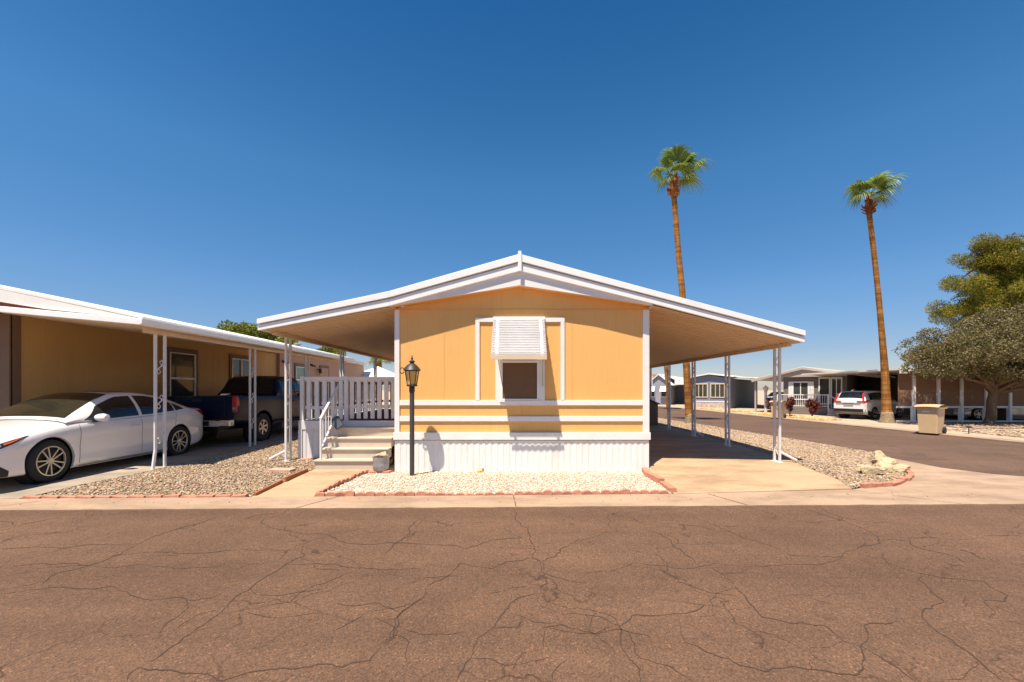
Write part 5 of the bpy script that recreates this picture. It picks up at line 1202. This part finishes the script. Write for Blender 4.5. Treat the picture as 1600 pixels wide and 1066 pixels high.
def palm(label, path, r0, r1, size, nf, seed, wind=(.5, 0, 0), boots=(.9, .25), group='fan palms along the street', root=True, spread=1.0, dirs=None):
    rr = random.Random(seed); b = Vector(path[0]); t = thing('palm_tree', label, 'tree', b, 0, group)
    zs = [p[2] for p in path]; pts = []; rad = []
    for k in range(41):
        z = zs[0] + (zs[-1] - zs[0]) * k / 40; f_ = k / 40
        pts.append((cr([(p[2], p[0]) for p in path], z), cr([(p[2], p[1]) for p in path], z), z))
        rad.append((r0 + (r1 - r0) * (1 - (1 - f_) ** (3.0 if r0 > .2 else 1.2))) * (1 + .015 * rr.gauss(0, 1)))
    m = MB(); m.tube(pts, rad, 16); m.build('trunk', 'palm1', t, 'all')
    if root:
        m = MB(); m.tube([(b.x, b.y, -.15), (b.x, b.y, .02), (b.x, b.y, .22), (b.x, b.y, .42), (b.x, b.y, .55)], [r0 * 1.75, r0 * 1.5, r0 * 1.22, r0 * 1.12, r0 * 1.02], 16); m.build('root_flare', 'palmroot', t, 'all')
    top = Vector(pts[-1]); bh_, br = boots; m = MB()
    for k in range(int(70 * bh_ / .9)):       # old cut leaf bases
        z = rr.uniform(0, bh_); a = rr.uniform(0, 6.283); f_ = z / bh_; q = r1 * .9 + (br - r1) * math.sin(min(1, .25 + f_ * .95) * math.pi) ** .8 * (.9 if f_ < .8 else .7)
        c = top + Vector((math.cos(a) * q * .75, math.sin(a) * q * .75, z)); e = c + Vector((math.cos(a) * q * .55, math.sin(a) * q * .55, rr.uniform(.05, .20)))
        m.bar(c - (e - c) * .4, e, rr.uniform(.05, .09), .03, (math.cos(a), math.sin(a), 0))
    m.tube([top - Vector((0, 0, .05)), top + Vector((0, 0, bh_ * .4)), top + Vector((0, 0, bh_))], [r1, br * .72, r1 * .6], 10)
    m.build('old_leaf_bases', 'boots', t)
    m = MB(); o = top + Vector((0, 0, bh_ * .98)); wv = Vector(wind)
    for i in range(nf):
        if dirs: a, el, pl_, sz = dirs[i % len(dirs)]; a += rr.gauss(0, .12); el += rr.gauss(0, .06)
        else: a, el, pl_, sz = i * 2.4 + rr.gauss(0, .2), rr.uniform(-.15, 1.25), 1, 1
        dv = (math.cos(a) * math.cos(el), math.sin(a) * math.cos(el), math.sin(el))
        fan(m, o, dv, size * .72 * pl_ * rr.uniform(.85, 1.1) * spread, size * sz * rr.uniform(.88, 1.1), 42, rr, 1.0 - max(0, el) * .35, wv)
    m.build('crown', 'frond', t, fix=False)
    return t
PY = 19.4; px_ = lambda q, Y=PY: (q - 804) * Y / F; pz_ = lambda q, Y=PY: CAM_Z - (q - 609) * Y / F
PI = math.pi
D1 = [(PI, .32, .95, .75), (PI, -.25, .5, .75), (PI * .5, 1.35, 1.4, 1.0), (PI * 1.5, 1.2, 1.05, 1.0), (.5, 1.15, 1.25, .95), (.0, .55, 1.25, .95), (-.3, .78, 1.1, .9), (.0, -.1, .6, .8), (PI * .95, .95, .7, .85), (PI * .5, .5, .6, .8), (PI * 1.5, .4, .5, .8)]
palm('taller fan palm with trunk rising behind the right carport roof', [(px_(1077), PY, .1), (px_(1072), PY, pz_(560)), (px_(1067), PY, pz_(468)), (px_(1060.5), PY, pz_(400)), (px_(1053), PY, pz_(307))], .165, .118, 1.04, 11, 3, (.55, 0, .1), (.92, .27), dirs=D1)
P2 = 20.8
D2 = [(PI, .6, .75, .95), (PI, .1, .45, .85), (PI * .8, 1.05, .85, .85), (.0, .75, 1.5, 1.0), (.1, .45, .9, .95), (.3, 1.15, 1.05, .9), (-.2, -.1, .45, .75), (PI * 1.5, .8, .7, .9), (PI * .5, .6, .6, .8)]
palm('fan palm standing alone on the far side of the street beside the white SUV', [(px_(1386, P2), P2, 0), (px_(1383, P2), P2, pz_(590, P2)), (px_(1376, P2), P2, pz_(500, P2)), (px_(1366, P2), P2, pz_(400, P2)), (px_(1358, P2), P2, pz_(334, P2))], .22, .11, 1.06, 9, 9, (.7, 0, .12), (.85, .27), dirs=D2)
P3 = 35.0
palm('thin leaning palm trunk seen under the right carport between two posts', [(px_(1043.5, P3), P3, 0), (px_(1043, P3), P3, 1.6), (px_(1040.5, P3), P3, pz_(580, P3)), (px_(1036, P3), P3, 6.0)], .14, .11, .8, 14, 14, (.4, 0, .1), (.6, .22), root=False)
P4 = 42.0
palm('small distant palm behind the white canopy tent seen over the deck', [(px_(592, P4), P4, 0), (px_(592, P4), P4, 2.5), (px_(592, P4), P4, pz_(567, P4))], .30, .30, .85, 16, 17, (.1, 0, 0), (.3, .32), root=False)
# canopy tent beyond the deck
tt = thing('canopy_tent', 'white pyramid canopy tent beyond the porch deck', 'tent', (-9.8, 30, .2))
m = MB(); m.add([(-11.4, 28.5, 2.52), (-8.2, 28.5, 2.52), (-8.2, 31.7, 2.52), (-11.4, 31.7, 2.52), (-9.8, 30.1, 3.32)], [(0, 1, 4), (1, 2, 4), (2, 3, 4), (3, 0, 4)]); m.grid([[(-11.4, 28.5, z), (-8.2, 28.5, z), (-8.2, 31.7, z), (-11.4, 31.7, z), (-11.4, 28.5, z)] for z in (2.52, 2.27)]); m.build('canopy', 'tent', tt)
for x, y in ((-11.35, 28.55), (-8.25, 28.55), (-8.25, 31.65), (-11.35, 31.65)): MB().box(x - .03, x + .03, y - .03, y + .03, .1, 2.5).build('pole', 'whitemetal', tt)
wb = thing('far_house', 'white roofed house far behind the canopy tent', 'house', (-8, 52, 0))
MB().box(-15.5, -7.5, 50, 58, 0, 2.6).build('wall', 'cream', wb); m = MB(); m.prism([(-16, 2.6), (-7.2, 2.6), (-11.8, 4.2)], 49.6, 58.4); m.build('roof', 'roofwhite', wb)
# yard bits across the street
def shrub(name, label, loc, h, r, n, l0, l1, m, cat='shrub', group=None):
    c_, r_ = lobes((loc[0], loc[1], loc[2] + h * .6), (r * .6, r * .6, h * .3), 9, r * .3, r * .55, 1.0, int(loc[0] * 10)); V, Fc = leafcloud(c_, r_, n, l0, l1, .25, .8)
    t = thing(name, label, cat, loc, 0, group); fast('foliage', V, Fc, m, t)
    mb = MB()
    for k in range(5): a = k * 1.3; mb.tube([loc, (loc[0] + math.cos(a) * r * .3, loc[1] + math.sin(a) * r * .3, loc[2] + h * .6)], [.02, .008], 5)
    mb.build('stem', 'bark', t); return t
shrub('red_shrub', 'tall dark red shrub in front of the grey house railing, beside the refuse bin', (16.55, 25.2, 0), 1.35, .38, 700, .12, .3, 'redleaf')
shrub('red_shrub', 'dark red bushy shrub near the steps of the grey house', (17.75, 25.0, 0), 1.05, .5, 700, .12, .32, 'redleaf')
shrub('red_shrub', 'dark red leafy shrub beside the white garden lamp post', (18.55, 30.3, 0), 1.2, .5, 600, .12, .3, 'redleaf')
gl = thing('garden_lamp', 'white garden lamp post standing in front of the slate-blue house carport', 'lamp post', (18.45, 30.8, 0))
MB().box(18.38, 18.52, 30.73, 30.87, 0, 1.45).build('pole', 'white', gl); m = MB(); m.lathe([(.10, 1.45), (.16, 1.72), (.17, 1.73)], (18.45, 30.8, 0), 8); m.build('lantern', 'cream', gl); m = MB(); m.lathe([(.24, 1.73), (.10, 1.88), (.02, 1.98), (.001, 2.0)], (18.45, 30.8, 0), 8); m.build('lantern_roof', 'white', gl)
def strip_bed(a, b, wd, n, s0, s1, m, label, hf):
    a = Vector((*a, 0)); b = Vector((*b, 0)); d = (b - a).normalized(); p = Vector((-d.y, d.x, 0)) * wd
    return stones('gravel', [(a.x, a.y), (b.x, b.y), (b.x + p.x, b.y + p.y), (a.x + p.x, a.y + p.y)], n, s0, s1, m, label, hf)
hz = lambda x, y: .01
strip_bed((16.15, 29.5), (16.35, 22.5), 1.3, 1400, .03, .10, 'flower', 'orange and tan decorative stones in front of the grey house', hz)
strip_bed((15.9, 37.5), (16.1, 31), 1.5, 1000, .03, .09, 'flower', 'orange and tan decorative stones in front of the slate-blue house', hz)
strip_bed((17.2, 13.2), (30, 12.0), 4.2, 9000, .02, .06, 'stones', 'tan gravel yard in front of the trees on the far side', hz)
strip_bed((19.0, 17.6), (30, 17.4), 3.0, 4000, .03, .10, 'gravbase', 'dark brown stones under the dusty tree', hz)  # strip of darker brown stones
for i, (x, y) in enumerate(((16.9, 15.6), (18.8, 15.4))):
    g_ = thing('path_light', 'small bronze path light in the far gravel yard', 'path light', (x, y, 0), 0, 'path lights in the far gravel yard')
    m = MB(); m.lathe([(.015, 0), (.015, .22)], (x, y, 0), 6); m.build('stake', 'lampblack', g_); m = MB(); m.lathe([(.03, .22), (.11, .26), (.02, .31), (.001, .31)], (x, y, 0), 10); m.build('shade', 'lampblack', g_)
